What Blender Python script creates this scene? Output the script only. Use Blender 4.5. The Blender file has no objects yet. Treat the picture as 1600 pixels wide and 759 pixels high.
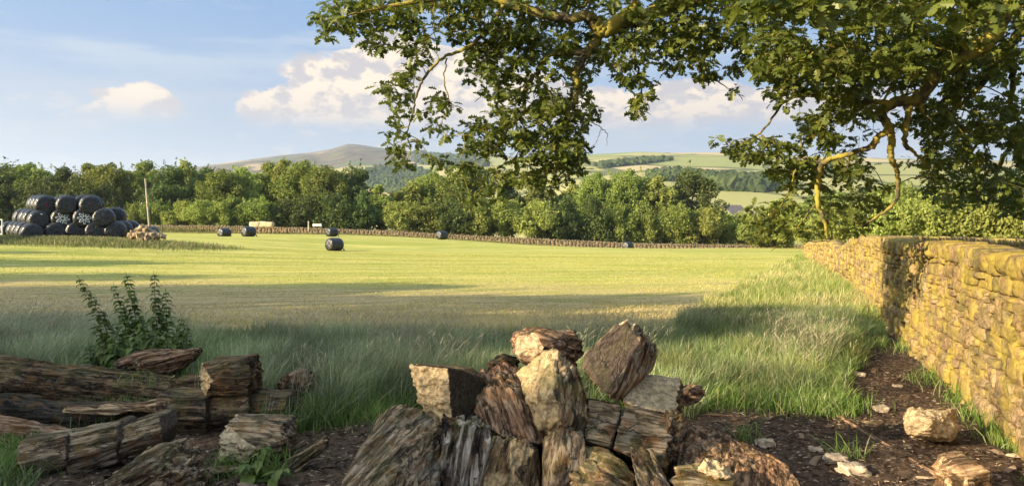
import bpy, bmesh, math, random
import numpy as np
from mathutils import Vector, Matrix

R = math.radians
scene = bpy.context.scene
COL = scene.collection
F, CX, HY, EYE = 1150.0, 800.0, 363.0, 1.6      # focal length, centre column, horizon row (1600 px photograph), eye height

# ------------------------------------------------------------------ camera, light, exposure
cam_d = bpy.data.cameras.new('camera')
cam = bpy.data.objects.new('camera', cam_d)
COL.objects.link(cam)
cam.location = (0, 0, EYE)
cam_d.sensor_width = 36.0
cam_d.lens = 36.0 * F / 1600.0
PITCH = math.atan((379.5 - HY) / F)
cam.rotation_euler = (math.pi / 2 - PITCH, 0, 0)
cam_d.clip_start = 0.05
cam_d.clip_end = 30000
scene.camera = cam

SUN_DIR = Vector((-0.90, -0.43, 0)).normalized()
SUN_EL = R(19)
SV = Vector((SUN_DIR.x * math.cos(SUN_EL), SUN_DIR.y * math.cos(SUN_EL), math.sin(SUN_EL)))
sl = bpy.data.lights.new('sun', 'SUN')
sl.energy = 5.0
sl.angle = R(0.53)
sl.color = (1.0, 0.82, 0.53)
sun = bpy.data.objects.new('sun', sl)
COL.objects.link(sun)
sun.rotation_euler = SV.to_track_quat('Z', 'Y').to_euler()
sun.location = (-20, -10, 20)

scene.view_settings.view_transform = 'Standard'
scene.view_settings.look = 'None'
scene.view_settings.gamma = 1
scene.view_settings.use_curve_mapping = False
scene.view_settings.exposure = 1.5
scene.cycles.use_denoising = True
scene.cycles.max_bounces = 6
scene.cycles.transparent_max_bounces = 6
scene.cycles.volume_bounces = 0

world = bpy.data.worlds.new('World')
scene.world = world
world.use_nodes = True


class NT:
    """small helper round a node tree"""
    def __init__(s, nt):
        s.nt = nt
        nt.nodes.clear()

    def n(s, t, **kw):
        nd = s.nt.nodes.new(t)
        for k, v in kw.items():
            if k.startswith('i_'):
                nd.inputs[k[2:].replace('_', ' ')].default_value = v
            else:
                setattr(nd, k, v)
        return nd

    def l(s, a, b):
        s.nt.links.new(a, b)

    def val(s, x, sock):
        if isinstance(x, (int, float)):
            sock.default_value = x
        elif isinstance(x, (tuple, list)):
            v = list(x)
            if len(sock.default_value) == 4 and len(v) == 3:
                v.append(1)
            if len(sock.default_value) == 3:
                v = v[:3]
            sock.default_value = v
        else:
            s.l(x, sock)

    def math(s, op, a, b=0.0, c=None, clamp=False):
        m = s.n('ShaderNodeMath', operation=op, use_clamp=clamp)
        s.val(a, m.inputs[0]); s.val(b, m.inputs[1])
        if c is not None:
            s.val(c, m.inputs[2])
        return m.outputs[0]

    def mix(s, f, a, b, mode='MIX'):
        m = s.n('ShaderNodeMix', data_type='RGBA', blend_type=mode)
        s.val(f, m.inputs[0]); s.val(a, m.inputs[6]); s.val(b, m.inputs[7])
        return m.outputs[2]

    def ramp(s, x, a, b, c=0.0, d=1.0, smooth=True):
        m = s.n('ShaderNodeMapRange', interpolation_type='SMOOTHSTEP' if smooth else 'LINEAR')
        s.val(x, m.inputs[0])
        for k, v in enumerate((a, b, c, d)):
            s.val(v, m.inputs[1 + k])
        return m.outputs[0]

    def noise(s, vec, scale, detail=4, rough=0.55, dist=0.0, out=0):
        m = s.n('ShaderNodeTexNoise')
        m.inputs['Scale'].default_value = scale
        m.inputs['Detail'].default_value = detail
        m.inputs['Roughness'].default_value = rough
        m.inputs['Distortion'].default_value = dist
        if vec is not None:
            s.l(vec, m.inputs['Vector'])
        return m.outputs[out]

    def mapping(s, vec, scale=(1, 1, 1), rot=(0, 0, 0), loc=(0, 0, 0)):
        m = s.n('ShaderNodeMapping')
        s.l(vec, m.inputs[0])
        m.inputs['Scale'].default_value = scale
        m.inputs['Rotation'].default_value = rot
        m.inputs['Location'].default_value = loc
        return m.outputs[0]

    def comb(s, x, y, z):
        m = s.n('ShaderNodeCombineXYZ')
        s.val(x, m.inputs[0]); s.val(y, m.inputs[1]); s.val(z, m.inputs[2])
        return m.outputs[0]

    def sep(s, v):
        m = s.n('ShaderNodeSeparateXYZ')
        s.l(v, m.inputs[0])
        return m.outputs


# sky: Nishita with clouds laid out by compass direction and elevation
w = NT(world.node_tree)
sky = w.n('ShaderNodeTexSky', sky_type='NISHITA')
sky.sun_disc = False
sky.sun_elevation = SUN_EL
sky.sun_rotation = math.atan2(SUN_DIR.x, SUN_DIR.y)
sky.altitude = 200
sky.air_density = 1.0
sky.dust_density = 0.6
sky.ozone_density = 1.6
tc = w.n('ShaderNodeTexCoord')
sx = w.sep(tc.outputs['Generated'])
az = w.math('ARCTAN2', sx[0], sx[1])
el = w.math('ARCSINE', sx[2])
uv = w.comb(az, w.math('MULTIPLY', el, 1.5), 0.0)


def ell(a0, e0, ra, re):
    da = w.math('DIVIDE', w.math('SUBTRACT', az, a0), ra)
    de = w.math('DIVIDE', w.math('SUBTRACT', el, e0), re)
    d2 = w.math('ADD', w.math('MULTIPLY', da, da), w.math('MULTIPLY', de, de))
    return w.math('SUBTRACT', 1.0, d2)


def pxe(px, py):
    return math.atan((px - CX) / F), math.atan((HY - py) / F * math.cos(math.atan((px - CX) / F)))


heaps = []
for px, py, rx, ry in ((470, 172, 84, 40), (550, 150, 110, 62), (620, 132, 95, 74), (700, 145, 95, 80), (800, 175, 130, 60), (208, 172, 60, 36), (186, 178, 52, 26), (225, 165, 40, 30),
                       (205, 200, 76, 20), (1070, 165, 110, 34), (960, 190, 120, 50), (1250, 170, 140, 35)):
    a, e = pxe(px, py)
    heaps.append(ell(a, e, rx / F, ry / F))
body = heaps[0]
for h in heaps[1:]:
    body = w.math('SMOOTH_MAX', body, h, 0.3)
n1 = w.noise(uv, 19, 9, 0.60)
n2 = w.noise(w.mapping(uv, loc=(0.016, -0.016, 0)), 19, 9, 0.60)
edge = w.math('ADD', w.math('MULTIPLY', body, 0.95), w.math('MULTIPLY', w.math('SUBTRACT', n1, 0.46), 3.0))
flat = w.ramp(el, pxe(800, 215)[1], pxe(800, 180)[1])
cum = w.math('MULTIPLY', w.ramp(edge, 0.0, 0.30), flat)
cum = w.math('MULTIPLY', cum, w.ramp(body, -0.7, 0.15))
relief = w.ramp(w.math('ADD', w.math('MULTIPLY', w.math('SUBTRACT', n2, n1), 10.0), w.math('MULTIPLY', edge, 0.12)), -0.75, 0.6)
relief = w.math('MULTIPLY', relief, w.ramp(el, pxe(800, 230)[1], pxe(800, 130)[1], 0.35, 1.0))
ccol = w.mix(relief, (2.7, 2.45, 2.5), (4.9, 4.0, 3.0))
# low pale layers towards the horizon
uv2 = w.comb(w.math('MULTIPLY', az, 1.0), w.math('MULTIPLY', el, 5.0), 3.3)
s1 = w.noise(uv2, 5.0, 6, 0.6)
low = w.math('MULTIPLY', w.ramp(w.math('SUBTRACT', s1, w.math('MULTIPLY', el, 0.3)), 0.33, 0.62), w.ramp(el, 0.26, 0.10))
low = w.math('MULTIPLY', low, 0.72)
puff = w.noise(w.comb(az, w.math('MULTIPLY', el, 2.6), 7.0), 19.0, 6, 0.6)
puffm = w.math('MULTIPLY', w.ramp(puff, 0.53, 0.68), w.math('MULTIPLY', w.ramp(el, 0.20, 0.13), w.ramp(el, 0.02, 0.07)))
uv3 = w.comb(w.math('MULTIPLY', az, 1.0), w.math('MULTIPLY', el, 7.0), 1.0)
s3 = w.noise(w.mapping(uv3, rot=(0, 0, -0.25)), 3.0, 5, 0.55)
cir = w.math('MULTIPLY', w.math('MULTIPLY', w.ramp(s3, 0.48, 0.66), w.ramp(el, 0.16, 0.22)), 0.6)
# a nearly clear, hazy evening sky: pale blue mixed from the physical sky
base = w.mix(0.88, sky.outputs[0], (0.85, 1.62, 2.95))
base = w.mix(w.math('MULTIPLY', w.ramp(el, 0.30, 0.03), 0.75), base, (2.55, 2.72, 2.92))
c = w.mix(cir, base, (2.7, 3.0, 3.35))
c = w.mix(low, c, (2.55, 2.65, 2.95))
c = w.mix(w.math('MULTIPLY', puffm, 0.45), c, (3.6, 3.25, 3.15))
c = w.mix(cum, c, ccol)
# the half of the sky round the low sun, behind the camera, is brighter and warmer, with extra gain added as fill light
glow_fill = w.ramp(w.math('ADD', w.math('MULTIPLY', sx[0], float(SV.x)), w.math('MULTIPLY', sx[1], float(SV.y))), 0.15, 0.95)
c = w.mix(glow_fill, c, w.mix(1.0, c, (4.4, 3.3, 2.3), 'MULTIPLY'))
c = w.mix(w.ramp(el, 0.45, 1.2), c, w.mix(1.0, c, (3.1, 2.4, 1.75), 'MULTIPLY'))  # overhead sky, out of view, also brightened and warmed as added fill
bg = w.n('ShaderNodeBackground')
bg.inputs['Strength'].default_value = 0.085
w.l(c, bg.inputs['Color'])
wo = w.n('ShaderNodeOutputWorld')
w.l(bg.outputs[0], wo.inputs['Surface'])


# ------------------------------------------------------------------ numpy helpers
def rng(seed):
    return np.random.default_rng(seed)


def _hash(ix, iy, iz, seed):
    h = (ix.astype(np.int64) * 374761393 + iy.astype(np.int64) * 668265263 + iz.astype(np.int64) * 2147483647 + seed * 974711) & 0xFFFFFFFF
    h = ((h ^ (h >> 13)) * 1274126177) & 0xFFFFFFFF
    h = (h ^ (h >> 16)) & 0xFFFFFFFF
    h = (h * 2246822519) & 0xFFFFFFFF
    h = h ^ (h >> 15)
    return (h & 0xFFFFFF) / float(0xFFFFFF) * 2 - 1


def vnoise(P, seed=0):
    P = np.asarray(P, dtype=float)
    i = np.floor(P).astype(np.int64)
    f = P - i
    f = f * f * (3 - 2 * f)
    out = 0
    for dx in (0, 1):
        wx = f[:, 0] if dx else 1 - f[:, 0]
        for dy in (0, 1):
            wy = f[:, 1] if dy else 1 - f[:, 1]
            for dz in (0, 1):
                wz = f[:, 2] if dz else 1 - f[:, 2]
                out = out + wx * wy * wz * _hash(i[:, 0] + dx, i[:, 1] + dy, i[:, 2] + dz, seed)
    return out


def fbm(P, octv=4, seed=0, gain=0.5):
    P = np.asarray(P, dtype=float)
    a, s, t = 1.0, 0, 0
    for k in range(octv):
        s = s + a * vnoise(P * (2.03 ** k) + 17.3 * k, seed + k)
        t += a
        a *= gain
    return s / t


def noise2(x, y, sc, octv=3, seed=0):
    P = np.stack([x * sc, y * sc, np.full_like(x, 0.37)], 1)
    return fbm(P, octv, seed)


def wp(px, py, d):
    """world point seen at pixel px, py (1600 px wide photograph) at distance d along the view"""
    return np.array([(px - CX) / F * d, d, EYE + (HY - py) / F * d])


# ground height, through measured points
_ctrl = []
for x, y, z in ((0, 0, 0), (-6, 0, 0), (6, 0, 0), (0, 6, 0), (-5, 6, 0), (5, 6, 0), (0, 12, 0), (-8, 12, .03), (8, 13, 0), (0, 20, 0), (-14, 20, .12), (9, 20, .02),
                (0, 35, .02), (14, 35, -.1), (22, 50, -.1), (-20, 32, .45), (-27, 38, .8), (-29, 50, .95), (-40, 45, 1.1), (-17.4, 72, -.2), (-38, 98, .92),
                (-31, 86, 1.08), (-26, 106, 1.05), (-10, 106, .6), (13, 85, -.25), (0, 85, .1), (15, 110, -1.05), (28, 95, -.4), (-60, 120, 1.65), (-29, 120, 1.3), (-10, 120, .45),
                (20, 120, -1.2), (48, 120, -1.2), (60, 90, -.6), (40, 60, -.2), (0, -20, 0), (-25, 0, 0.1), (25, 0, 0), (-30, 20, .4), (30, 25, 0), (-60, 60, 1.3), (0, 55, 0), (-80, 100, 1.8),
                (-5, 150, .4), (-70, 150, 1.6), (60, 150, -1.6), (25, 150, -1.6), (-100, 20, .8), (100, 20, -.2), (100, 150, -2), (-110, 150, 1.8), (0, -60, 0), (-80, -60, 0), (80, -60, 0)):
    _ctrl.append((x, y, z))
_C = np.array(_ctrl, dtype=float)


def _tps(r2):
    return np.where(r2 > 1e-9, r2 * np.log(r2 + 1e-12), 0)


_n = len(_C)
_S = 50.0
_X = _C[:, :2] / _S
_A = np.zeros((_n + 3, _n + 3))
_A[:_n, :_n] = _tps(((_X[:, None] - _X[None]) ** 2).sum(-1)) + np.eye(_n) * 0.0015
_A[:_n, _n] = 1; _A[:_n, _n + 1:] = _X
_A[_n, :_n] = 1; _A[_n + 1:, :_n] = _X.T
_W = np.linalg.solve(_A, np.concatenate([_C[:, 2], [0, 0, 0]]))


def gz(x, y):
    x = np.atleast_1d(np.asarray(x, dtype=float)); y = np.atleast_1d(np.asarray(y, dtype=float))
    out = np.empty_like(x)
    for s in range(0, len(x), 200000):
        q = np.stack([x[s:s + 200000], y[s:s + 200000]], 1) / _S
        r2 = ((q[:, None] - _X[None]) ** 2).sum(-1)
        out[s:s + 200000] = _tps(r2) @ _W[:_n] + _W[_n] + q @ _W[_n + 1:]
    r = np.hypot(x, y)
    far = np.clip((r - 150) / 150, 0, 1)
    return out * (1 - far) ** 2 - 14 * far * far * (3 - 2 * far)


def g1(x, y):
    return float(gz(x, y)[0])


def gpx(px, py):
    """ground point (flat near ground) under pixel"""
    d = EYE * F / (py - HY)
    return ((px - CX) / F * d, d)


def inpoly(x, y, poly):
    c_ = np.zeros(len(x), bool)
    n = len(poly)
    for i in range(n):
        x1, y1 = poly[i]; x2, y2 = poly[(i + 1) % n]
        if y1 == y2:
            continue
        c_ ^= ((y1 > y) != (y2 > y)) & (x < (x2 - x1) * (y - y1) / (y2 - y1) + x1)
    return c_


SOIL = [gpx(*p) for p in ((30, 900), (30, 705), (-150, 690), (-150, 610), (120, 590), (300, 600), (335, 650), (430, 697), (478, 684), (520, 660), (600, 646), (660, 655), (820, 640),
                          (1000, 640), (1070, 652), (1110, 636), (1200, 642), (1300, 655), (1335, 636), (1330, 600), (1345, 570), (1375, 545), (1392, 512), (1412, 512), (1432, 545),
                          (1478, 585), (1530, 645), (1572, 690), (1610, 730), (1660, 900))] + [(3.0, 0.5), (-3.0, 0.5)]


def soilness(x, y):
    jx = noise2(x, y, 1.6, 3, 5) * 0.28
    jy = noise2(x, y, 1.6, 3, 9) * 0.28
    return inpoly(x + jx, y + jy, SOIL)


def mesh_np(name, V, faces=None, k=None, loops=None, starts=None, totals=None, smooth=False, col=None):
    """V (n,3); faces (m,k) array, or loops / starts / totals"""
    me = bpy.data.meshes.new(name)
    V = np.ascontiguousarray(V, dtype=np.float32)
    if faces is not None:
        faces = np.ascontiguousarray(faces, dtype=np.int32)
        m, kk = faces.shape
        loops = faces.ravel(); starts = np.arange(m, dtype=np.int32) * kk; totals = np.full(m, kk, dtype=np.int32)
    me.vertices.add(len(V)); me.vertices.foreach_set('co', V.ravel())
    me.loops.add(len(loops)); me.loops.foreach_set('vertex_index', np.ascontiguousarray(loops, dtype=np.int32))
    me.polygons.add(len(starts))
    me.polygons.foreach_set('loop_start', np.ascontiguousarray(starts, dtype=np.int32))
    try:
        me.polygons.foreach_set('loop_total', np.ascontiguousarray(totals, dtype=np.int32))
    except Exception:
        pass
    me.update(calc_edges=True)
    me.polygons.foreach_set('use_smooth', np.full(len(starts), smooth, dtype=bool))
    if col is not None:
        a = me.attributes.new('col', 'FLOAT_COLOR', 'POINT')
        c_ = np.ones((len(V), 4), dtype=np.float32)
        c_[:, :col.shape[1]] = col
        a.data.foreach_set('color', c_.ravel())
    return me


def link(name, me, mat=None, parent=None, loc=(0, 0, 0)):
    o = bpy.data.objects.new(name, me)
    COL.objects.link(o)
    o.location = loc
    if mat is not None and me is not None:
        me.materials.append(mat)
    if parent is not None:
        o.parent = parent
    return o


def empty(name, loc=(0, 0, 0), rz=0):
    o = bpy.data.objects.new(name, None)
    o.empty_display_size = 0.2
    COL.objects.link(o)
    o.location = loc
    o.rotation_euler = (0, 0, rz)
    return o


def tag(o, label=None, cat=None, group=None, kind=None):
    if label: o['label'] = label
    if cat: o['category'] = cat
    if group: o['group'] = group
    if kind: o['kind'] = kind
    return o


def copy_tree(o, parent=None, shift=None):
    c_ = o.copy()
    COL.objects.link(c_)
    if parent is not None:
        c_.parent = parent
        c_.matrix_parent_inverse = o.matrix_parent_inverse.copy()
    for ch in list(o.children):
        copy_tree(ch, c_)
    return c_


class Geo:
    """collects shapes of any face size into one mesh"""
    def __init__(s):
        s.V, s.L, s.S, s.T, s.C, s.nv, s.nl = [], [], [], [], [], 0, 0

    def add(s, V, F_, col=None):
        V = np.asarray(V, float); F_ = np.asarray(F_, int)
        m, k = F_.shape
        s.V.append(V); s.L.append((F_ + s.nv).ravel())
        s.S.append(s.nl + np.arange(m) * k); s.T.append(np.full(m, k))
        s.nl += m * k
        s.nv += len(V)
        if col is not None:
            col = np.asarray(col, float)
            s.C.append(np.broadcast_to(col, (len(V), 3)) if col.ndim == 1 else col)

    def build(s, name, mat, parent=None, smooth=False):
        me = mesh_np(name, np.concatenate(s.V), loops=np.concatenate(s.L), starts=np.concatenate(s.S), totals=np.concatenate(s.T), smooth=smooth,
                     col=np.concatenate(s.C) if s.C else None)
        return link(name, me, mat, parent)


def tube(path, rad, k=8, seed=0, bump=0.0):
    """vertices and quads of a tapering tube along path (n,3)"""
    path = np.asarray(path, float); rad = np.asarray(rad, float)
    n = len(path)
    t = np.gradient(path, axis=0)
    t /= np.linalg.norm(t, axis=1)[:, None] + 1e-9
    up = np.array([0, 0, 1.0]) if abs(t[0, 2]) < 0.8 else np.array([1.0, 0, 0])
    V = []
    for i in range(n):
        a = np.cross(t[i], up); a /= np.linalg.norm(a) + 1e-9
        b = np.cross(t[i], a)
        up = -np.cross(t[i], a) if False else up
        ang = np.arange(k) / k * 2 * math.pi
        V.append(path[i] + rad[i] * (np.cos(ang)[:, None] * a + np.sin(ang)[:, None] * b))
    V = np.concatenate(V)
    if bump:
        V = V + (vnoise(V * 14, seed)[:, None] * bump) * np.repeat(rad, k)[:, None] * np.array([1, 1, 0.6])
    i = np.arange(n - 1)[:, None] * k
    j = np.arange(k)[None]
    j2 = (j + 1) % k
    Fq = np.stack([i + j, i + j2, i + k + j2, i + k + j], -1).reshape(-1, 4)
    return V, Fq


def smooth_path(P, n, jit=0.0, seed=0):
    P = np.asarray(P, float)
    m = len(P)
    tt = np.linspace(0, m - 1, n)
    out = np.empty((n, P.shape[1]))
    Q = np.vstack([2 * P[0] - P[1], P, 2 * P[-1] - P[-2]])
    for a, t_ in enumerate(tt):
        i = min(int(t_), m - 2); u = t_ - i
        p0, p1, p2, p3 = Q[i], Q[i + 1], Q[i + 2], Q[i + 3]
        out[a] = 0.5 * ((2 * p1) + (-p0 + p2) * u + (2 * p0 - 5 * p1 + 4 * p2 - p3) * u * u + (-p0 + 3 * p1 - 3 * p2 + p3) * u ** 3)
    if jit:
        r = rng(seed)
        out[1:-1, :3] += r.normal(0, jit, (n - 2, 3))
    return out


# ------------------------------------------------------------------ materials
def mat_new(name):
    m = bpy.data.materials.new(name)
    m.use_nodes = True
    return m, NT(m.node_tree)


def finish(t, color, rough=0.8, normal=None, spec=0.3, extra=None, trans=0.0, tcol=None):
    p = t.n('ShaderNodeBsdfPrincipled')
    t.val(color, p.inputs['Base Color'])
    t.val(rough, p.inputs['Roughness'])
    p.inputs['Specular IOR Level'].default_value = spec
    if normal is not None:
        t.l(normal, p.inputs['Normal'])
    o = t.n('ShaderNodeOutputMaterial')
    out = p.outputs[0]
    if trans:
        tr = t.n('ShaderNodeBsdfTranslucent')
        t.val(tcol if tcol is not None else color, tr.inputs[0])
        mx = t.n('ShaderNodeMixShader')
        mx.inputs[0].default_value = trans
        t.l(out, mx.inputs[1]); t.l(tr.outputs[0], mx.inputs[2])
        out = mx.outputs[0]
    t.l(out, o.inputs['Surface'])
    return p


def bump(t, h, strength=0.5, dist=0.02, prev=None):
    b = t.n('ShaderNodeBump')
    b.inputs['Strength'].default_value = strength
    b.inputs['Distance'].default_value = dist
    t.l(h, b.inputs['Height'])
    if prev is not None:
        t.l(prev, b.inputs['Normal'])
    return b.outputs[0]


def m_col(name, rough=0.7, spec=0.2, trans=0.0, gain=(1, 1, 1)):
    """material that takes its colour from the mesh's own per-blade / per-stone colour"""
    m, t = mat_new(name)
    a = t.n('ShaderNodeAttribute', attribute_name='col')
    c_ = t.mix(1.0, a.outputs['Color'], gain, 'MULTIPLY')
    finish(t, c_, rough, None, spec, trans=trans)
    return m


def m_plain(name, color, rough=0.6, spec=0.3, nscale=0, namp=0.25, bscale=0, bstr=0.3, metal=0):
    m, t = mat_new(name)
    tc_ = t.n('ShaderNodeTexCoord')
    c_ = color
    if nscale:
        n = t.noise(tc_.outputs['Object'], nscale, 5, 0.6)
        c_ = t.mix(t.ramp(n, 0.3, 0.7), tuple(x * (1 - namp) for x in color), tuple(min(1, x * (1 + namp)) for x in color))
    nrm = None
    if bscale:
        nrm = bump(t, t.noise(tc_.outputs['Object'], bscale, 4, 0.6), bstr, 0.02)
    p = finish(t, c_, rough, nrm, spec)
    p.inputs['Metallic'].default_value = metal
    return m


M = {}
M['grass'] = m_col('grass_blades', 0.6, 0.25, 0.30)
M['bark'] = None


def leaf_material(name, c0, c1, trans=0.35, rough=0.5, tgain=1.5, spec=0.35):
    m, t = mat_new(name)
    oi = t.n('ShaderNodeObjectInfo')
    a = t.n('ShaderNodeAttribute', attribute_name='col')
    s = t.sep(a.outputs['Color'])
    cc = t.mix(s[0], c0, c1)
    cc = t.mix(t.math('MULTIPLY', s[1], 0.9), cc, (0.16, 0.11, 0.03))
    h = t.n('ShaderNodeHueSaturation')
    t.val(t.math('ADD', 0.487, t.math('MULTIPLY', oi.outputs['Random'], 0.036)), h.inputs['Hue'])
    h.inputs['Saturation'].default_value = 1.0
    t.val(t.ramp(oi.outputs['Random'], 0, 1, 0.8, 1.2, False), h.inputs['Value'])
    t.l(cc, h.inputs['Color'])
    tc_ = t.mix(1.0, h.outputs[0], (tgain, tgain, tgain * 0.6), 'MULTIPLY')
    finish(t, h.outputs[0], rough, None, spec, trans=trans, tcol=tc_)
    return m


M['oak_leaf'] = leaf_material('oak_leaf', (0.055, 0.088, 0.018), (0.185, 0.225, 0.045), 0.35, 0.42)
M['leaf_mid'] = leaf_material('leaf_mid', (0.10, 0.135, 0.028), (0.25, 0.28, 0.065), 0.3, 0.6, spec=0.2)
M['leaf_dark'] = leaf_material('leaf_dark', (0.042, 0.066, 0.02), (0.12, 0.15, 0.038), 0.25, 0.6, spec=0.2)
M['leaf_pale'] = leaf_material('leaf_pale', (0.15, 0.18, 0.038), (0.32, 0.345, 0.09), 0.3, 0.6, spec=0.2)
M['nettle_leaf'] = leaf_material('nettle_leaf', (0.07, 0.105, 0.025), (0.17, 0.21, 0.05), 0.3, 0.5)


def bark_material(name, c0, c1, moss=0.5, mosscol=(0.16, 0.15, 0.03)):
    m, t = mat_new(name)
    tc_ = t.n('ShaderNodeTexCoord')
    g = t.noise(tc_.outputs['Object'], 22, 6, 0.65, 0.3)
    n = t.noise(tc_.outputs['Object'], 4, 4, 0.6)
    cc = t.mix(t.ramp(g, 0.35, 0.65), c0, c1)
    cc = t.mix(t.math('MULTIPLY', t.ramp(n, 0.4, 0.6), moss), cc, mosscol)
    finish(t, cc, 0.9, bump(t, g, 0.7, 0.02), 0.15)
    return m


M['bark'] = bark_material('bark', (0.05, 0.04, 0.028), (0.13, 0.11, 0.075), 1.0, (0.32, 0.265, 0.05))
M['far_bark'] = bark_material('far_bark', (0.10, 0.085, 0.06), (0.2, 0.17, 0.12), 0.3)


def wood_material(name, side, side2, pale, cut, moss=0.4, mosscol=(0.085, 0.08, 0.022), scale=1.0, weather=0.3):
    """rotting wood: fibres along the object's own x axis; col.r = pale broken face, col.g = dark saw cut, col.b = upward / mossy"""
    m, t = mat_new(name)
    tc_ = t.n('ShaderNodeTexCoord')
    oi = t.n('ShaderNodeObjectInfo')
    off = t.comb(0, t.math('MULTIPLY', oi.outputs['Random'], 30), 0)
    va = t.n('ShaderNodeVectorMath', operation='ADD')
    t.l(tc_.outputs['Object'], va.inputs[0]); t.l(off, va.inputs[1])
    ob = va.outputs[0]
    fib = t.noise(t.mapping(ob, scale=(3 * scale, 46 * scale, 46 * scale)), 1.0, 7, 0.62, 0.5)
    fib2 = t.noise(t.mapping(ob, scale=(1.2 * scale, 14 * scale, 14 * scale)), 1.0, 5, 0.6, 0.8)
    blot = t.noise(ob, 7.0, 6, 0.65, 0.4)
    grit = t.noise(ob, 75, 4, 0.7)
    a = t.n('ShaderNodeAttribute', attribute_name='col')
    s = t.sep(a.outputs['Color'])
    cc = t.mix(t.ramp(fib, 0.41, 0.60), side, side2)
    cc = t.mix(t.ramp(fib2, 0.52, 0.40), cc, tuple(x * 0.25 for x in side))
    cc = t.mix(t.math('MULTIPLY', t.ramp(blot, 0.50, 0.66), weather), cc, (0.30, 0.27, 0.22))
    wb = t.noise(t.mapping(ob, scale=(1, 1, 1), loc=(3, 1, 7)), 11, 5, 0.6)
    cc = t.mix(t.math('MULTIPLY', t.ramp(wb, 0.52, 0.64), 0.6), cc, (0.19, 0.085, 0.03))
    cc = t.mix(t.math('MULTIPLY', t.ramp(t.noise(t.mapping(ob, loc=(9, 4, 2), scale=(0.6, 1.5, 1.5)), 6, 5, 0.65), 0.52, 0.62), 0.7), cc, tuple(x * 0.45 for x in side))
    vc = t.n('ShaderNodeTexVoronoi', feature='DISTANCE_TO_EDGE')
    vc.inputs['Scale'].default_value = 1.0
    wpn = t.n('ShaderNodeVectorMath', operation='MULTIPLY_ADD')
    t.l(t.noise(ob, 9, 4, 0.6, out=1), wpn.inputs[0]); wpn.inputs[1].default_value = (0.22, 0.12, 0.12); t.l(ob, wpn.inputs[2])
    t.l(t.mapping(wpn.outputs[0], scale=(1.3, 9, 9)), vc.inputs['Vector'])
    crack = t.math('MULTIPLY', t.ramp(vc.outputs['Distance'], 0.05, 0.005), t.ramp(blot, 0.40, 0.55))
    cc = t.mix(t.math('MULTIPLY', crack, 0.8), cc, tuple(x * 0.18 for x in side))
    # broken pale wood
    pl = t.mix(t.ramp(t.noise(t.mapping(ob, scale=(30, 30, 30)), 1.0, 6, 0.7, 0.6), 0.35, 0.62), tuple(x * 0.42 for x in pale), pale)
    cc = t.mix(t.ramp(t.math('ADD', s[0], t.math('MULTIPLY', t.math('SUBTRACT', blot, 0.5), 0.8)), 0.4, 0.6), cc, pl)
    ct = t.mix(t.ramp(fib, 0.35, 0.65), tuple(x * 0.5 for x in cut), tuple(x * 1.3 for x in cut))
    cc = t.mix(t.ramp(t.math('ADD', s[1], t.math('MULTIPLY', t.math('SUBTRACT', blot, 0.5), 0.4)), 0.4, 0.6), cc, ct)
    mo = t.ramp(t.math('ADD', t.noise(ob, 5, 6, 0.65), t.math('MULTIPLY', s[2], 0.14)), 0.53, 0.66)
    cc = t.mix(t.math('MULTIPLY', mo, moss), cc, t.mix(grit, mosscol, tuple(x * 2.0 for x in mosscol)))
    cc = t.mix(t.math('MULTIPLY', t.ramp(t.noise(ob, 120, 2, 0.5), 0.66, 0.72), 0.5), cc, (0.38, 0.36, 0.30))
    h = t.math('ADD', t.math('MULTIPLY', fib, 0.8), t.math('ADD', t.math('MULTIPLY', fib2, 0.9), t.math('SUBTRACT', t.math('MULTIPLY', grit, 0.25), t.math('MULTIPLY', crack, 0.35))))
    finish(t, cc, 0.88, bump(t, h, 0.9, 0.02), 0.2)
    return m


M['w_dark'] = wood_material('rotting_wood_dark', (0.060, 0.036, 0.020), (0.24, 0.155, 0.085), (0.68, 0.50, 0.28), (0.050, 0.036, 0.022), 0.25)
M['w_grey'] = wood_material('rotting_wood_grey', (0.10, 0.068, 0.042), (0.40, 0.29, 0.185), (0.70, 0.54, 0.34), (0.085, 0.060, 0.045), 0.2, weather=0.45)
M['w_red'] = wood_material('rotting_wood_reddish', (0.10, 0.050, 0.030), (0.40, 0.24, 0.145), (0.62, 0.43, 0.27), (0.035, 0.026, 0.02), 0.12)
M['w_moss'] = wood_material('rotting_wood_mossy', (0.15, 0.10, 0.055), (0.46, 0.335, 0.19), (0.52, 0.38, 0.21), (0.12, 0.09, 0.05), 0.4, (0.13, 0.11, 0.03), weather=0.35)
M['w_tan'] = wood_material('broken_wood_tan', (0.28, 0.17, 0.095), (0.56, 0.39, 0.23), (0.68, 0.50, 0.29), (0.12, 0.07, 0.04), 0.05, weather=0.2)
M['w_silver'] = wood_material('rotting_wood_silver', (0.07, 0.048, 0.035), (0.52, 0.45, 0.36), (0.6, 0.5, 0.36), (0.06, 0.05, 0.04), 0.3, weather=0.5, scale=0.6)
M['w_black'] = wood_material('charred_wood', (0.022, 0.017, 0.014), (0.07, 0.053, 0.042), (0.35, 0.27, 0.17), (0.02, 0.017, 0.015), 0.1, weather=0.08)

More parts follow.
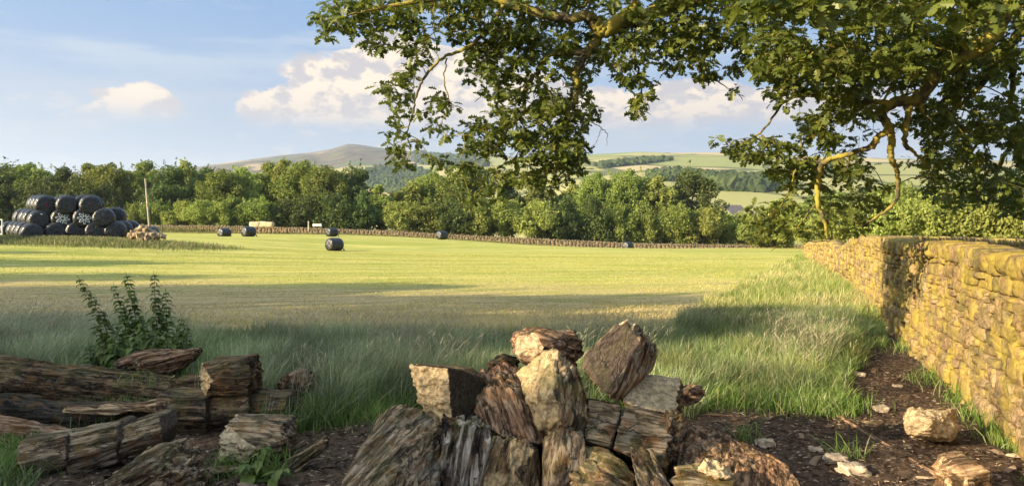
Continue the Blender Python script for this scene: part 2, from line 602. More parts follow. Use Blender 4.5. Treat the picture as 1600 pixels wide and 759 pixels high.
# ground: mown field, soil, hills
m, t = mat_new('field_ground')
geo = t.n('ShaderNodeNewGeometry')
P0 = geo.outputs['Position']
a = t.n('ShaderNodeAttribute', attribute_name='col')       # r: soil, g: dry stubble, b: long grass underlay
s = t.sep(a.outputs['Color'])
rowv = t.mapping(P0, rot=(0, 0, R(-14)))
rows = t.noise(t.mapping(rowv, scale=(0.035, 0.42, 0.1)), 1.0, 5, 0.6)
rows2 = t.noise(t.mapping(rowv, scale=(0.3, 2.6, 0.3)), 1.0, 5, 0.65)
pat = t.noise(t.mapping(P0, scale=(0.035, 0.08, 0.05)), 1.0, 5, 0.6)
fine = t.noise(P0, 8.0, 6, 0.75)
fine2 = t.noise(P0, 40.0, 4, 0.75)
green = t.mix(t.ramp(rows, 0.35, 0.65), (0.23, 0.30, 0.055), (0.52, 0.50, 0.12))
green = t.mix(t.math('MULTIPLY', t.ramp(rows2, 0.42, 0.60), 0.75), green, (0.62, 0.52, 0.20))
green = t.mix(t.math('MULTIPLY', t.ramp(pat, 0.48, 0.62), 0.5), green, (0.27, 0.315, 0.05))
dry = t.mix(t.ramp(fine, 0.3, 0.7), (0.38, 0.28, 0.13), (0.64, 0.50, 0.27))
dry = t.mix(t.math('MULTIPLY', t.ramp(rows2, 0.55, 0.38), 0.5), dry, (0.11, 0.13, 0.035))
gf = t.ramp(t.math('ADD', s[1], t.math('MULTIPLY', t.math('SUBTRACT', rows2, 0.5), 0.9)), 0.3, 0.7)
cc = t.mix(gf, green, dry)
cc = t.mix(1.0, cc, t.mix(t.ramp(fine2, 0.3, 0.72), (0.62, 0.62, 0.62), (1.25, 1.25, 1.25)), 'MULTIPLY')
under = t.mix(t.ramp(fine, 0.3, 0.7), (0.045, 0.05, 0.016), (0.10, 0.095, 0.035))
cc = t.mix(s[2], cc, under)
soil = t.mix(t.ramp(t.noise(P0, 14, 7, 0.72), 0.36, 0.64), (0.030, 0.019, 0.013), (0.125, 0.082, 0.058))
vor = t.n('ShaderNodeTexVoronoi', feature='F1')
vor.inputs['Scale'].default_value = 38
t.l(t.mapping(P0, scale=(1, 1.4, 1)), vor.inputs['Vector'])
chipc = t.sep(vor.outputs['Color'])
soil = t.mix(t.math('MULTIPLY', t.ramp(chipc[0], 0.72, 0.85), 0.55), soil, (0.15, 0.11, 0.08))
soil = t.mix(t.math('MULTIPLY', t.ramp(chipc[1], 0.93, 0.97), 0.8), soil, (0.42, 0.33, 0.24))
cc = t.mix(s[0], cc, soil)
hh = t.math('ADD', t.math('MULTIPLY', fine, 0.5), t.math('ADD', t.math('MULTIPLY', fine2, 0.35), t.math('MULTIPLY', chipc[2], 0.25)))
finish(t, cc, 0.95, bump(t, hh, 0.8, 0.05), 0.08)
M['field'] = m

m, t = mat_new('hill_ground')
geo = t.n('ShaderNodeNewGeometry')
P0 = geo.outputs['Position']
s = t.sep(P0)
vr = t.n('ShaderNodeTexVoronoi', feature='F1')
vr.inputs['Scale'].default_value = 1.0
vd = t.n('ShaderNodeTexVoronoi', feature='DISTANCE_TO_EDGE')
vd.inputs['Scale'].default_value = 1.0
warp = t.noise(P0, 0.004, 3, 0.5, out=1)
wv = t.n('ShaderNodeVectorMath', operation='MULTIPLY_ADD')
t.l(warp, wv.inputs[0]); wv.inputs[1].default_value = (180, 180, 0); t.l(P0, wv.inputs[2])
cellv = t.mapping(wv.outputs[0], scale=(0.0046, 0.0030, 0.0), rot=(0, 0, 0.35))
t.l(cellv, vr.inputs['Vector']); t.l(cellv, vd.inputs['Vector'])
cr = t.sep(vr.outputs['Color'])
fld = t.mix(cr[0], (0.27, 0.27, 0.10), (0.36, 0.33, 0.14))
fld = t.mix(t.ramp(cr[1], 0.62, 0.75), fld, (0.42, 0.34, 0.18))
fld = t.mix(t.ramp(cr[2], 0.72, 0.85), fld, (0.20, 0.24, 0.08))
fld = t.mix(t.ramp(vd.outputs['Distance'], 0.045, 0.02), fld, (0.12, 0.13, 0.06))
n1_ = t.noise(P0, 0.012, 7, 0.68)
n2_ = t.noise(t.mapping(P0, scale=(1, 0.4, 1)), 0.0055, 6, 0.62)
moor = t.mix(t.ramp(n1_, 0.38, 0.6), (0.065, 0.058, 0.042), (0.15, 0.12, 0.075))
moor = t.mix(t.ramp(n2_, 0.54, 0.60), moor, (0.34, 0.25, 0.14))
moor = t.mix(t.ramp(n2_, 0.45, 0.38), moor, (0.09, 0.12, 0.045))
a = t.n('ShaderNodeAttribute', attribute_name='col')
sa = t.sep(a.outputs['Color'])
mf = t.ramp(t.math('ADD', sa[0], t.math('MULTIPLY', t.math('SUBTRACT', n2_, 0.5), 0.8)), 0.40, 0.56)
cc = t.mix(mf, fld, moor)
finish(t, cc, 0.95, None, 0.05)
M['hill'] = m

# dry stone
m, t = mat_new('dry_stone')
tc_ = t.n('ShaderNodeTexCoord')
ob = tc_.outputs['Object']
a = t.n('ShaderNodeAttribute', attribute_name='col')
n1_ = t.noise(ob, 3.2, 6, 0.65, 0.3)
n2_ = t.noise(ob, 24, 6, 0.7)
n3_ = t.noise(t.mapping(ob, loc=(5, 2, 9)), 5.0, 6, 0.7)
cc = t.mix(t.ramp(n2_, 0.3, 0.7), t.mix(1.0, a.outputs['Color'], (0.38, 0.37, 0.36), 'MULTIPLY'), t.mix(1.0, a.outputs['Color'], (1.2, 1.12, 1.0), 'MULTIPLY'))
cc = t.mix(t.math('MULTIPLY', t.ramp(n1_, 0.42, 0.60), 0.72), cc, (0.46, 0.35, 0.065))
cc = t.mix(t.math('MULTIPLY', t.ramp(n3_, 0.50, 0.62), 0.65), cc, (0.17, 0.14, 0.045))
cc = t.mix(t.math('MULTIPLY', t.ramp(t.noise(ob, 60, 3, 0.6), 0.64, 0.70), 0.4), cc, (0.5, 0.42, 0.22))
finish(t, cc, 0.92, bump(t, t.math('ADD', n2_, t.math('MULTIPLY', n1_, 0.6)), 1.0, 0.04), 0.12)
M['stone'] = m

m, t = mat_new('bale_wrap')
tc_ = t.n('ShaderNodeTexCoord')
ob = tc_.outputs['Object']
wr = t.noise(t.mapping(ob, scale=(14, 3, 3)), 1.0, 4, 0.6, 1.0)
wr2 = t.noise(t.mapping(ob, scale=(2, 9, 9)), 1.0, 4, 0.6, 0.8)
finish(t, t.mix(t.ramp(wr2, 0.4, 0.7), (0.010, 0.011, 0.014), (0.028, 0.03, 0.036)), t.ramp(wr2, 0.35, 0.65, 0.18, 0.45),
       bump(t, t.math('ADD', wr, wr2), 0.55, 0.04), 0.5)
M['bale'] = m
M['paint_white'] = m_plain('white_paint', (0.8, 0.8, 0.78), 0.6)
M['pole'] = m_plain('pole_wood', (0.42, 0.36, 0.27), 0.85, 0.1, 6, 0.3)
M['rust'] = m_plain('rusty_bar', (0.10, 0.065, 0.05), 0.85, 0.2, 25, 0.5, 60, 0.6)
M['rubble'] = m_plain('rubble_stone', (0.34, 0.26, 0.17), 0.9, 0.1, 5, 0.4, 20, 0.6)
M['roof'] = m_plain('slate_roof', (0.17, 0.15, 0.15), 0.8, 0.2, 1.5, 0.3)
M['hwall'] = m_plain('house_wall', (0.20, 0.165, 0.13), 0.9, 0.1, 0.8, 0.2)
M['glass'] = m_plain('window_glass', (0.03, 0.035, 0.04), 0.15, 0.5)
M['fence'] = m_plain('fence_wood', (0.2, 0.17, 0.13), 0.9, 0.1, 8, 0.3)
M['core'] = m_plain('wall_core', (0.06, 0.05, 0.035), 0.95, 0.05, 6, 0.3)
M['tarp'] = m_plain('dark_blue_sheet', (0.03, 0.045, 0.065), 0.5, 0.4, 3, 0.3, 5, 0.5)

# ------------------------------------------------------------------ ground (one sheet, polar, fine near the camera)
print('ground')
NA = 720
rr = np.concatenate([[0.02], np.linspace(0.5, 3.8, 12), np.arange(3.9, 16, 0.045), np.geomspace(16.05, 300, 130)])
angs = np.concatenate([np.linspace(-0.72, 0.72, NA), np.linspace(0.76, 2 * math.pi - 0.76, 80)])
RR, AA = np.meshgrid(rr, angs, indexing='ij')
X = (RR * np.sin(AA)).ravel(); Y = (RR * np.cos(AA)).ravel()
Z = gz(X, Y)
so = soilness(X, Y).astype(float)
so_s = so
nearm = np.hypot(X, Y) < 18
Z[nearm] += noise2(X[nearm], Y[nearm], 1.3, 3, 3) * 0.03 + noise2(X[nearm], Y[nearm], 9, 4, 4) * 0.014 + so[nearm] * np.abs(noise2(X[nearm], Y[nearm], 28, 3, 6)) * 0.022
# grassy bank in front of the bale stack
Z += 0.28 * np.exp(-((X + 24 - (Y - 42) * 0.1) / 9) ** 2 - ((Y - 43.5) / 1.6) ** 2)
dist = np.hypot(X, Y)


def dryness(x, y):
    d_ = y + 0.15 * x
    base_ = np.clip(1.15 - (d_ - 11) / 16.0, 0, 1)
    return np.clip(base_ + 0.25 * noise2(x, y, 0.12, 3, 21) - 0.05, 0, 1)


def wallx(y):
    return 3.7 + (y - 5.3) * (4.5 / 12.2)


def longgrass(x, y):
    """1 where the grass is left uncut"""
    back = 10.4 + 0.6 * noise2(x, y, 0.5, 2, 31) + np.where(x < -5, 0.9, 0)
    a_ = y < back
    strip = (x > wallx(y) - (3.3 + 0.5 * noise2(x, y, 0.4, 2, 33)) + np.clip(y - 16, 0, 30) * 0.075) & (y < 48)
    bank = (np.abs(y - 43.5) < 1.6 * np.clip((-x - 17) / 6, 0, 1)) & (x < -17) & (x > -40)
    return (a_ | strip | bank)


lg = longgrass(X, Y).astype(float)
colr = np.stack([so_s, dryness(X, Y), lg], 1)
na = len(angs); nr = len(rr)
ii = np.arange(nr - 1)[:, None] * na
jj = np.arange(na)[None]
j2 = (jj + 1) % na
FQ = np.stack([ii + jj, ii + na + jj, ii + na + j2, ii + j2], -1).reshape(-1, 4)
me = mesh_np('field', np.stack([X, Y, Z], 1), FQ, smooth=True, col=colr)
tag(link('field', me, M['field']), kind='structure')

# ------------------------------------------------------------------ hills
print('hills')
skx = np.array([-900, 0, 200, 300, 365, 440, 490, 515, 530, 545, 562, 580, 620, 660, 700, 760, 830, 900, 950, 1000, 1060, 1130, 1250, 1400, 1600, 2500])
sky_ = np.array([290, 282, 268, 262, 253, 243, 238, 234, 229, 225, 226, 229, 235, 238, 241, 246, 250, 249, 246, 243.5, 245, 245, 250, 252, 255, 262])


def ridge_r(px):
    return np.interp(px, [-900, 365, 545, 760, 900, 1600, 2500], [3400, 3800, 3900, 4600, 3700, 3300, 3300])


def hill_profile(px, s_):
    """height above eye over distance (tangent of the view angle times distance) at profile fraction s_ of 0..1"""
    return s_


def hill_z(az_, r_):
    px = CX + F * np.tan(az_)
    Rr = ridge_r(px)
    tanE = (HY - np.interp(px, skx, sky_)) / F * np.cos(az_)
    zr = EYE + tanE * Rr
    s_ = np.clip((r_ - 500) / (Rr - 500), 0, 1)
    k = np.interp(px, [300, 545, 700, 900, 1600], [1.0, 1.15, 0.9, 0.72, 0.7])
    z = -16 + (zr + 16) * (s_ ** k)
    nz = fbm(np.stack([r_ * np.sin(az_) * 0.0016, r_ * np.cos(az_) * 0.0016, np.zeros_like(r_)], 1), 4, 77)
    z += nz * np.interp(px, [600, 860], [45, 12]) * np.clip(s_ * 3, 0, 1) * np.clip((1 - s_) * 4, 0, 1)
    over = np.clip((r_ - Rr) / 1500, 0, 1)
    return np.where(r_ > Rr, zr - over * 260, z)


ha = np.arctan((np.concatenate([np.linspace(-900, 0, 30), np.linspace(5, 1600, 420), np.linspace(1620, 2500, 30)]) - CX) / F)
hr = np.concatenate([[260, 380, 480], np.linspace(520, 5200, 170)])
HA, HR = np.meshgrid(ha, hr)
hx = (HR * np.sin(HA)).ravel(); hy_ = (HR * np.cos(HA)).ravel()
hz = hill_z(HA.ravel(), HR.ravel())
hz = np.where(HR.ravel() < 500, -16 - (500 - HR.ravel()) * 0.0, hz)
hpx = CX + F * np.tan(HA.ravel())
frac = (HR.ravel() - 500) / (ridge_r(hpx) - 500)
moorish = np.where(hpx < 860, np.clip((frac - 0.30) * 2.2, 0, 1), np.clip((frac - 0.60) * 3.2, 0, 1))
k_ = len(ha)
ii = np.arange(len(hr) - 1)[:, None] * k_
jj = np.arange(k_ - 1)[None]
FQ = np.stack([ii + jj, ii + jj + 1, ii + k_ + jj + 1, ii + k_ + jj], -1).reshape(-1, 4)
me = mesh_np('hills', np.stack([hx, hy_, hz], 1), FQ, smooth=True, col=np.stack([moorish, moorish, moorish], 1))
tag(link('hills', me, M['hill']), kind='structure')


def hill_hit(px, py):
    """distance at which the ray through a pixel meets the hills"""
    az_ = math.atan((px - CX) / F)
    r_ = np.linspace(520, 4600, 600)
    z = hill_z(np.full_like(r_, az_), r_)
    te = (HY - py) / F * math.cos(az_)
    seen = (z - EYE) / r_
    k = np.argmax(seen >= te)
    return (r_[k] if seen[k] >= te else None), az_


ico = bmesh.new()
bmesh.ops.create_icosphere(ico, subdivisions=2, radius=1)
ICV = np.array([v.co[:] for v in ico.verts]); ICF = np.array([[v.index for v in f.verts] for f in ico.faces])
ico.free()


def woods(name, regions, n, seed, label):
    r = rng(seed)
    g = Geo()
    for poly, cnt in regions:
        xs = [p[0] for p in poly]; ys = [p[1] for p in poly]
        got = 0; tries = 0
        while got < cnt and tries < cnt * 12:
            tries += 1
            px = r.uniform(min(xs), max(xs)); py = r.uniform(min(ys), max(ys))
            if not inpoly(np.array([px]), np.array([py]), poly)[0]:
                continue
            h = hill_hit(px, py)
            if h[0] is None:
                continue
            rad_ = r.uniform(0.6, 1.35) * (6.0 if py > 286 or px < 800 else 4.2)
            c_ = np.array([h[0] * math.sin(h[1]), h[0] * math.cos(h[1]), hill_z(np.array([h[1]]), np.array([h[0]]))[0] + rad_ * 0.55])
            V = ICV * rad_ * np.array([1, 1, 1.1]) * (1 + 0.55 * vnoise(ICV * 2.9 + got * 3.1, seed)[:, None])
            tint = r.uniform(0, 1)
            g.add(V + c_, ICF, (tint, 0, 0))
            got += 1
    o = g.build(name, M['far_wood'], None, smooth=False)
    tag(o, label, 'woodland', kind='stuff')


m, t = mat_new('far_woodland')
a = t.n('ShaderNodeAttribute', attribute_name='col')
geo = t.n('ShaderNodeNewGeometry')
cc = t.mix(t.sep(a.outputs['Color'])[0], (0.035, 0.055, 0.02), (0.085, 0.11, 0.035))
cc = t.mix(t.math('MULTIPLY', t.noise(geo.outputs['Position'], 0.25, 4, 0.7), 0.6), cc, (0.02, 0.03, 0.015))
finish(t, cc, 0.95, None, 0.05)
M['far_wood'] = m
woods('woodland', [([(560, 292), (575, 268), (600, 262), (650, 264), (668, 275), (655, 300), (620, 305)], 1000),
                   ([(640, 238), (700, 243), (760, 248), (760, 262), (700, 262), (650, 256)], 650)], 0, 5,
      'blue green woods on the hillside below the moorland peak')
woods('woodland', [([(1010, 275), (1060, 272), (1110, 276), (1120, 284), (1080, 283), (1020, 284)], 380),
                   ([(1105, 280), (1150, 285), (1215, 283), (1235, 296), (1200, 300), (1120, 298)], 720),
                   ([(930, 260), (960, 257), (1030, 249), (1050, 251), (1000, 258), (940, 264)], 260),
                   ([(1240, 262), (1300, 262), (1330, 272), (1250, 270)], 70)], 0, 6,
      'bands of dark woods between the pale fields of the right hillside')

# ------------------------------------------------------------------ the haze in the air
g = Geo()
x0, x1, y0, y1, z0, z1 = -7000, 7000, -600, 7000, -420, 640
g.add([(x0, y0, z0), (x1, y0, z0), (x1, y1, z0), (x0, y1, z0), (x0, y0, z1), (x1, y0, z1), (x1, y1, z1), (x0, y1, z1)],
      [(0, 3, 2, 1), (4, 5, 6, 7), (0, 1, 5, 4), (1, 2, 6, 5), (2, 3, 7, 6), (3, 0, 4, 7)])
m, t = mat_new('haze_air')
pv = t.n('ShaderNodeVolumePrincipled')
pv.inputs['Color'].default_value = (0.66, 0.79, 1.0, 1)
pv.inputs['Density'].default_value = 0.00012
pv.inputs['Anisotropy'].default_value = 0.2
o_ = t.n('ShaderNodeOutputMaterial')
t.l(pv.outputs[0], o_.inputs['Volume'])
tag(g.build('haze', m), 'pale evening haze filling the air over the valley', 'haze', kind='stuff')

# ------------------------------------------------------------------ trees of the tree line
print('trees')


def leaf_quads(C_, size, r, up=0.3, outward=None, asp=0.62):
    """kite-shaped leaf faces at centres C_"""
    n = len(C_)
    a_ = r.normal(0, 1, (n, 3)); a_ /= np.linalg.norm(a_, axis=1)[:, None]
    nn = r.normal(0, 1, (n, 3))
    if outward is not None:
        nn = nn * 0.8 + outward
    nn[:, 2] += up
    b_ = np.cross(nn, a_); b_ /= np.linalg.norm(b_, axis=1)[:, None] + 1e-9
    a_ = np.cross(b_, nn); a_ /= np.linalg.norm(a_, axis=1)[:, None] + 1e-9
    sz = (size * r.uniform(0.6, 1.35, n))[:, None]
    V = np.stack([C_ - a_ * sz * 0.5, C_ + b_ * sz * asp * 0.5 - a_ * sz * 0.05, C_ + a_ * sz * 0.5, C_ - b_ * sz * asp * 0.5], 1).reshape(-1, 3)
    Fq = np.arange(n * 4).reshape(-1, 4)
    return V, Fq


def tree_proto(name, h, w_, seed, leafmat, nleaf=11000, trunk_h=0.22, conic=0.0, lobes=46, leaf=0.29, squat=1.0, shrub=False):
    """unit is metres; origin at the foot of the trunk"""
    r = rng(seed)
    root = empty(name)
    z0_, z1_ = h * trunk_h, h
    L = []
    while len(L) < lobes:
        u = r.uniform(-1, 1, 3)
        if (u ** 2).sum() > 1:
            continue
        zt = (u[2] + 1) / 2
        wid = (w_ / 2) * (1 - conic * zt) * (0.62 + 0.5 * math.sin(math.pi * min(1, zt * 0.75 + 0.2)))
        c_ = np.array([u[0] * wid, u[1] * wid, z0_ + zt * (z1_ - z0_) * 0.94])
        c_[:2] += vnoise(np.array([[c_[2] * 0.35, seed, 0.5], [c_[2] * 0.35, seed, 9.5]]), seed) * w_ * 0.10
        L.append((c_, r.uniform(0.11, 0.22) * w_ * (1 - 0.35 * conic * zt) * (1.2 - 0.4 * zt)))
    g = Geo()
    nleaf = int(nleaf * 1.25)
    per = nleaf // lobes
    for k, (c_, rad_) in enumerate(L):
        d_ = r.normal(0, 1, (per, 3)); d_ /= np.linalg.norm(d_, axis=1)[:, None]
        q = r.uniform(0.25, 1.0, per) ** 0.4 * (1 + 0.35 * r.normal(0, 0.5, per) * (r.random(per) < 0.2))
        P = c_ + d_ * (rad_ * q)[:, None] * np.array([1, 1, 0.78])
        P += 0.18 * rad_ * np.stack([vnoise(P * 1.7, seed + 1), vnoise(P * 1.7, seed + 2), vnoise(P * 1.7, seed + 3)], 1)
        P[:, 2] = np.maximum(P[:, 2], 0.12)
        V, Fq = leaf_quads(P, leaf, r, 0.25, d_ * 0.9)
        t0 = r.uniform(0.0, 1.0)
        tint = np.clip(t0 * 0.6 + r.uniform(0, 0.45, per), 0, 1)
        br = (r.random(per) < 0.03) * r.uniform(0.3, 1, per)
        cl = np.repeat(np.stack([tint, br, np.zeros(per)], 1), 4, 0)
        g.add(V, Fq, cl)
    # loose sprays standing out of the outline
    nsp = 46
    for k in range(nsp):
        c_, rad_ = L[int(r.integers(len(L)))]
        d_ = r.normal(0, 1, 3); d_[2] = abs(d_[2]) * 1.2; d_ /= np.linalg.norm(d_)
        m_ = 22
        tt_ = r.uniform(0.7, 1.75, m_)
        P = c_ + d_ * (rad_ * tt_)[:, None] + r.normal(0, 0.09 * rad_ + 0.05, (m_, 3)) * (2.0 - tt_)[:, None]
        P[:, 2] = np.maximum(P[:, 2], 0.12)
        V, Fq = leaf_quads(P, leaf * 0.9, r, 0.25)
        g.add(V, Fq, np.repeat(np.stack([r.uniform(0.2, 1, m_), np.zeros(m_), np.zeros(m_)], 1), 4, 0))
    g.build('crown', leafmat, root)
    g = Geo()
    nst = 3 if shrub else 1
    for sidx in range(nst):
        ox = r.uniform(-0.1, 0.1, 2) * w_ if shrub else np.zeros(2)
        pth = smooth_path([(ox[0], ox[1], -0.6), (ox[0] + r.normal(0, .1), ox[1] + r.normal(0, .1), h * 0.22), (ox[0] * 2 + r.normal(0, .2), ox[1] * 2 + r.normal(0, .2), h * 0.5), (ox[0] * 2 + r.normal(0, .3), r.normal(0, .3), h * 0.9)], 14)
        rd = np.linspace(0.024, 0.004, 14) * h * (0.6 if shrub else 1)
        g.add(*tube(pth, rd, 8))
    tk_ = g.build('trunk', M['far_bark'], root, smooth=True)
    g = Geo()
    for k in r.choice(len(L), min(18, len(L)), replace=False):
        c_, rad_ = L[k]
        z_s = max(h * 0.15, c_[2] - 0.45 * math.hypot(c_[0], c_[1]) - h * 0.12)
        s0 = np.array([0, 0, z_s])
        mid = (s0 + c_) / 2 + np.array([0, 0, -0.05 * h])
        g.add(*tube(smooth_path([s0, mid, c_], 7, 0.03 * h * 0.3, seed + int(k)), np.linspace(0.009, 0.003, 7) * h, 5))
    g.build('limbs', M['far_bark'], tk_, smooth=True)
    return root


protos = {
    'broad': tree_proto('broadleaf_tree', 10, 8.0, 11, M['leaf_mid'], 15000, 0.16, 0.15, 60),
    'tall': tree_proto('tall_tree', 12, 6.5, 12, M['leaf_mid'], 15000, 0.12, 0.35, 60),
    'dark': tree_proto('dense_tree', 10, 7.6, 13, M['leaf_dark'], 16000, 0.08, 0.2, 64),
    'dark2': tree_proto('dense_tree', 11, 7.0, 14, M['leaf_dark'], 16000, 0.08, 0.35, 56),
    'pale': tree_proto('pale_tree', 9, 6.0, 15, M['leaf_pale'], 13000, 0.10, 0.35, 50),
    'airy': tree_proto('slender_tree', 10, 5.4, 16, M['leaf_pale'], 7500, 0.22, 0.25, 42, 0.30),
    'cone': tree_proto('conical_tree', 9, 4.6, 17, M['leaf_pale'], 10000, 0.05, 0.75, 44),
    'shrub': tree_proto('shrub', 4, 5.0, 18, M['leaf_mid'], 8000, 0.04, 0.2, 40, 0.24, shrub=True),
    'shrub2': tree_proto('shrub', 4, 5.4, 19, M['leaf_pale'], 8000, 0.04, 0.3, 36, 0.22, shrub=True),
    'shrubd': tree_proto('shrub', 4, 5.2, 20, M['leaf_dark'], 8000, 0.03, 0.2, 40, 0.24, shrub=True),
}
PH = dict(broad=10, tall=12, dark=10, dark2=11, pale=9, airy=10, cone=9, shrub=4, shrub2=4, shrubd=4)
PW = dict(broad=8.0, tall=6.5, dark=7.6, dark2=7.0, pale=6, airy=5.4, cone=4.6, shrub=5.0, shrub2=5.4, shrubd=5.2)
used = set()
rt = random.Random(4)


def put_tree(kind, px, top, wpx, d_, label, group=None, x=None, y=None, h=None, wd=None):
    if x is None:
        x, y = (px - CX) / F * d_, d_
    zb = g1(x, y)
    if h is None:
        h = EYE + (HY - top) / F * d_ - zb
        wd = wpx / F * d_
    o = protos[kind] if kind not in used else copy_tree(protos[kind])
    used.add(kind)
    o.location = (x, y, zb)
    o.rotation_euler = (0, 0, rt.uniform(0, 6.28))
    sw = wd / PW[kind] / 1.05
    o.scale = (sw, sw, h / PH[kind] / 0.99)
    tag(o, label, 'shrub' if kind.startswith('shrub') else 'tree', group or 'trees along the far side of the field')
    return o


GT = 'trees along the far side of the field'
GS = 'shrubs along the far stone wall'
TREES = [
    ('dark', 5, 260, 90, 128, 'dark tree at the far left edge of the photo, behind the bales'),
    ('broad', 52, 258, 80, 131, 'round-topped tree rising behind the left end of the bale stack'),
    ('dark2', 97, 262, 70, 126, 'dark tree behind the topmost middle bale of the stack'),
    ('tall', 138, 254, 64, 132, 'bushy tree above the right end of the top row of bales'),
    ('broad', 178, 258, 74, 127, 'broad tree between the bale stack and the leaning pole'),
    ('tall', 228, 249, 56, 134, 'tallest tree top right behind the leaning pole'),
    ('dark', 262, 262, 70, 125, 'dense dark tree just right of the leaning pole'),
    ('pale', 287, 250, 60, 133, 'pointed yellow green tree well right of the leaning pole'),
    ('dark2', 322, 262, 62, 129, 'dark tree top left of where the moorland slope meets the trees'),
    ('broad', 352, 268, 66, 124, 'mid green tree behind the leftmost loose bale on the field'),
    ('pale', 385, 260, 60, 127, 'olive tree behind the second loose bale from the left'),
    ('tall', 418, 252, 60, 130, 'tall olive tree directly above the pale stone blocks'),
    ('airy', 446, 249, 54, 128, 'thin-crowned tree with bare grey twigs in front of the moor'),
    ('broad', 480, 254, 70, 126, 'full green tree left of the peak in front of the moor'),
    ('broad', 512, 262, 64, 123, 'leafy tree below and left of the moorland peak'),
    ('dark', 548, 264, 78, 127, 'darkest big tree standing directly under the moorland peak'),
    ('cone', 594, 288, 56, 122, 'conical light green tree alone in the gap right of the dark tree'),
    ('pale', 640, 284, 60, 126, 'pale green tree right of the conical light green tree'),
    ('broad', 678, 272, 72, 129, 'rounded tree behind the loose bale nearest the middle of the far wall'),
    ('broad', 732, 256, 86, 126, 'large rounded tree whose top shows left of the hanging oak spray'),
    ('dark2', 790, 276, 80, 128, 'dark tree hidden mostly behind the tip of the hanging oak spray'),
    ('tall', 845, 284, 66, 127, 'green tree just right of the tip of the hanging oak spray'),
    ('pale', 893, 286, 58, 131, 'low pale tree in front of the brown right-hand hill'),
    ('broad', 935, 272, 64, 125, 'green tree with a blunt top left of the twin slender trees'),
    ('broad', 985, 267, 70, 124, 'broad tree with several bare stems showing at its foot'),
    ('airy', 1030, 274, 60, 123, 'slender tree with one pale straight trunk showing below its crown'),
    ('dark', 1080, 270, 84, 125, 'big rounded tree with its right side against the pale far fields'),
    ('shrub', 1126, 330, 50, 128, 'low round bush left of the house roofs'),
    ('shrub2', 1168, 338, 60, 116, 'low pale bush in front of the house roofs'),
    ('pale', 1232, 304, 80, 98, 'pale tree behind the lowest oak twigs and left of the stone wall end'),
    ('broad', 1292, 296, 90, 92, 'leafy tree behind the pale drooping oak branch'),
    ('dark', 1350, 290, 90, 88, 'dark tree behind the loop of pale oak branches'),
    ('broad', 1408, 282, 90, 84, 'tree showing just above the near corner of the stone wall'),
    ('pale', 1463, 288, 90, 78, 'bright green tree over the stone wall, right of its near corner'),
    ('broad', 1520, 276, 100, 80, 'tree over the middle of the lit stone wall'),
    ('dark', 1580, 272, 110, 78, 'tree over the right end of the lit stone wall'),
    ('pale', 1640, 280, 110, 76, 'tree cut by the right edge of the photo above the stone wall'),
]
for k, px, tp, wx_, d_, lb in TREES:
    put_tree(k, px, tp - (4 if px < 1110 else 0), wx_ * 1.22, d_ + (8 if px < 1200 else 0), lb, GT)
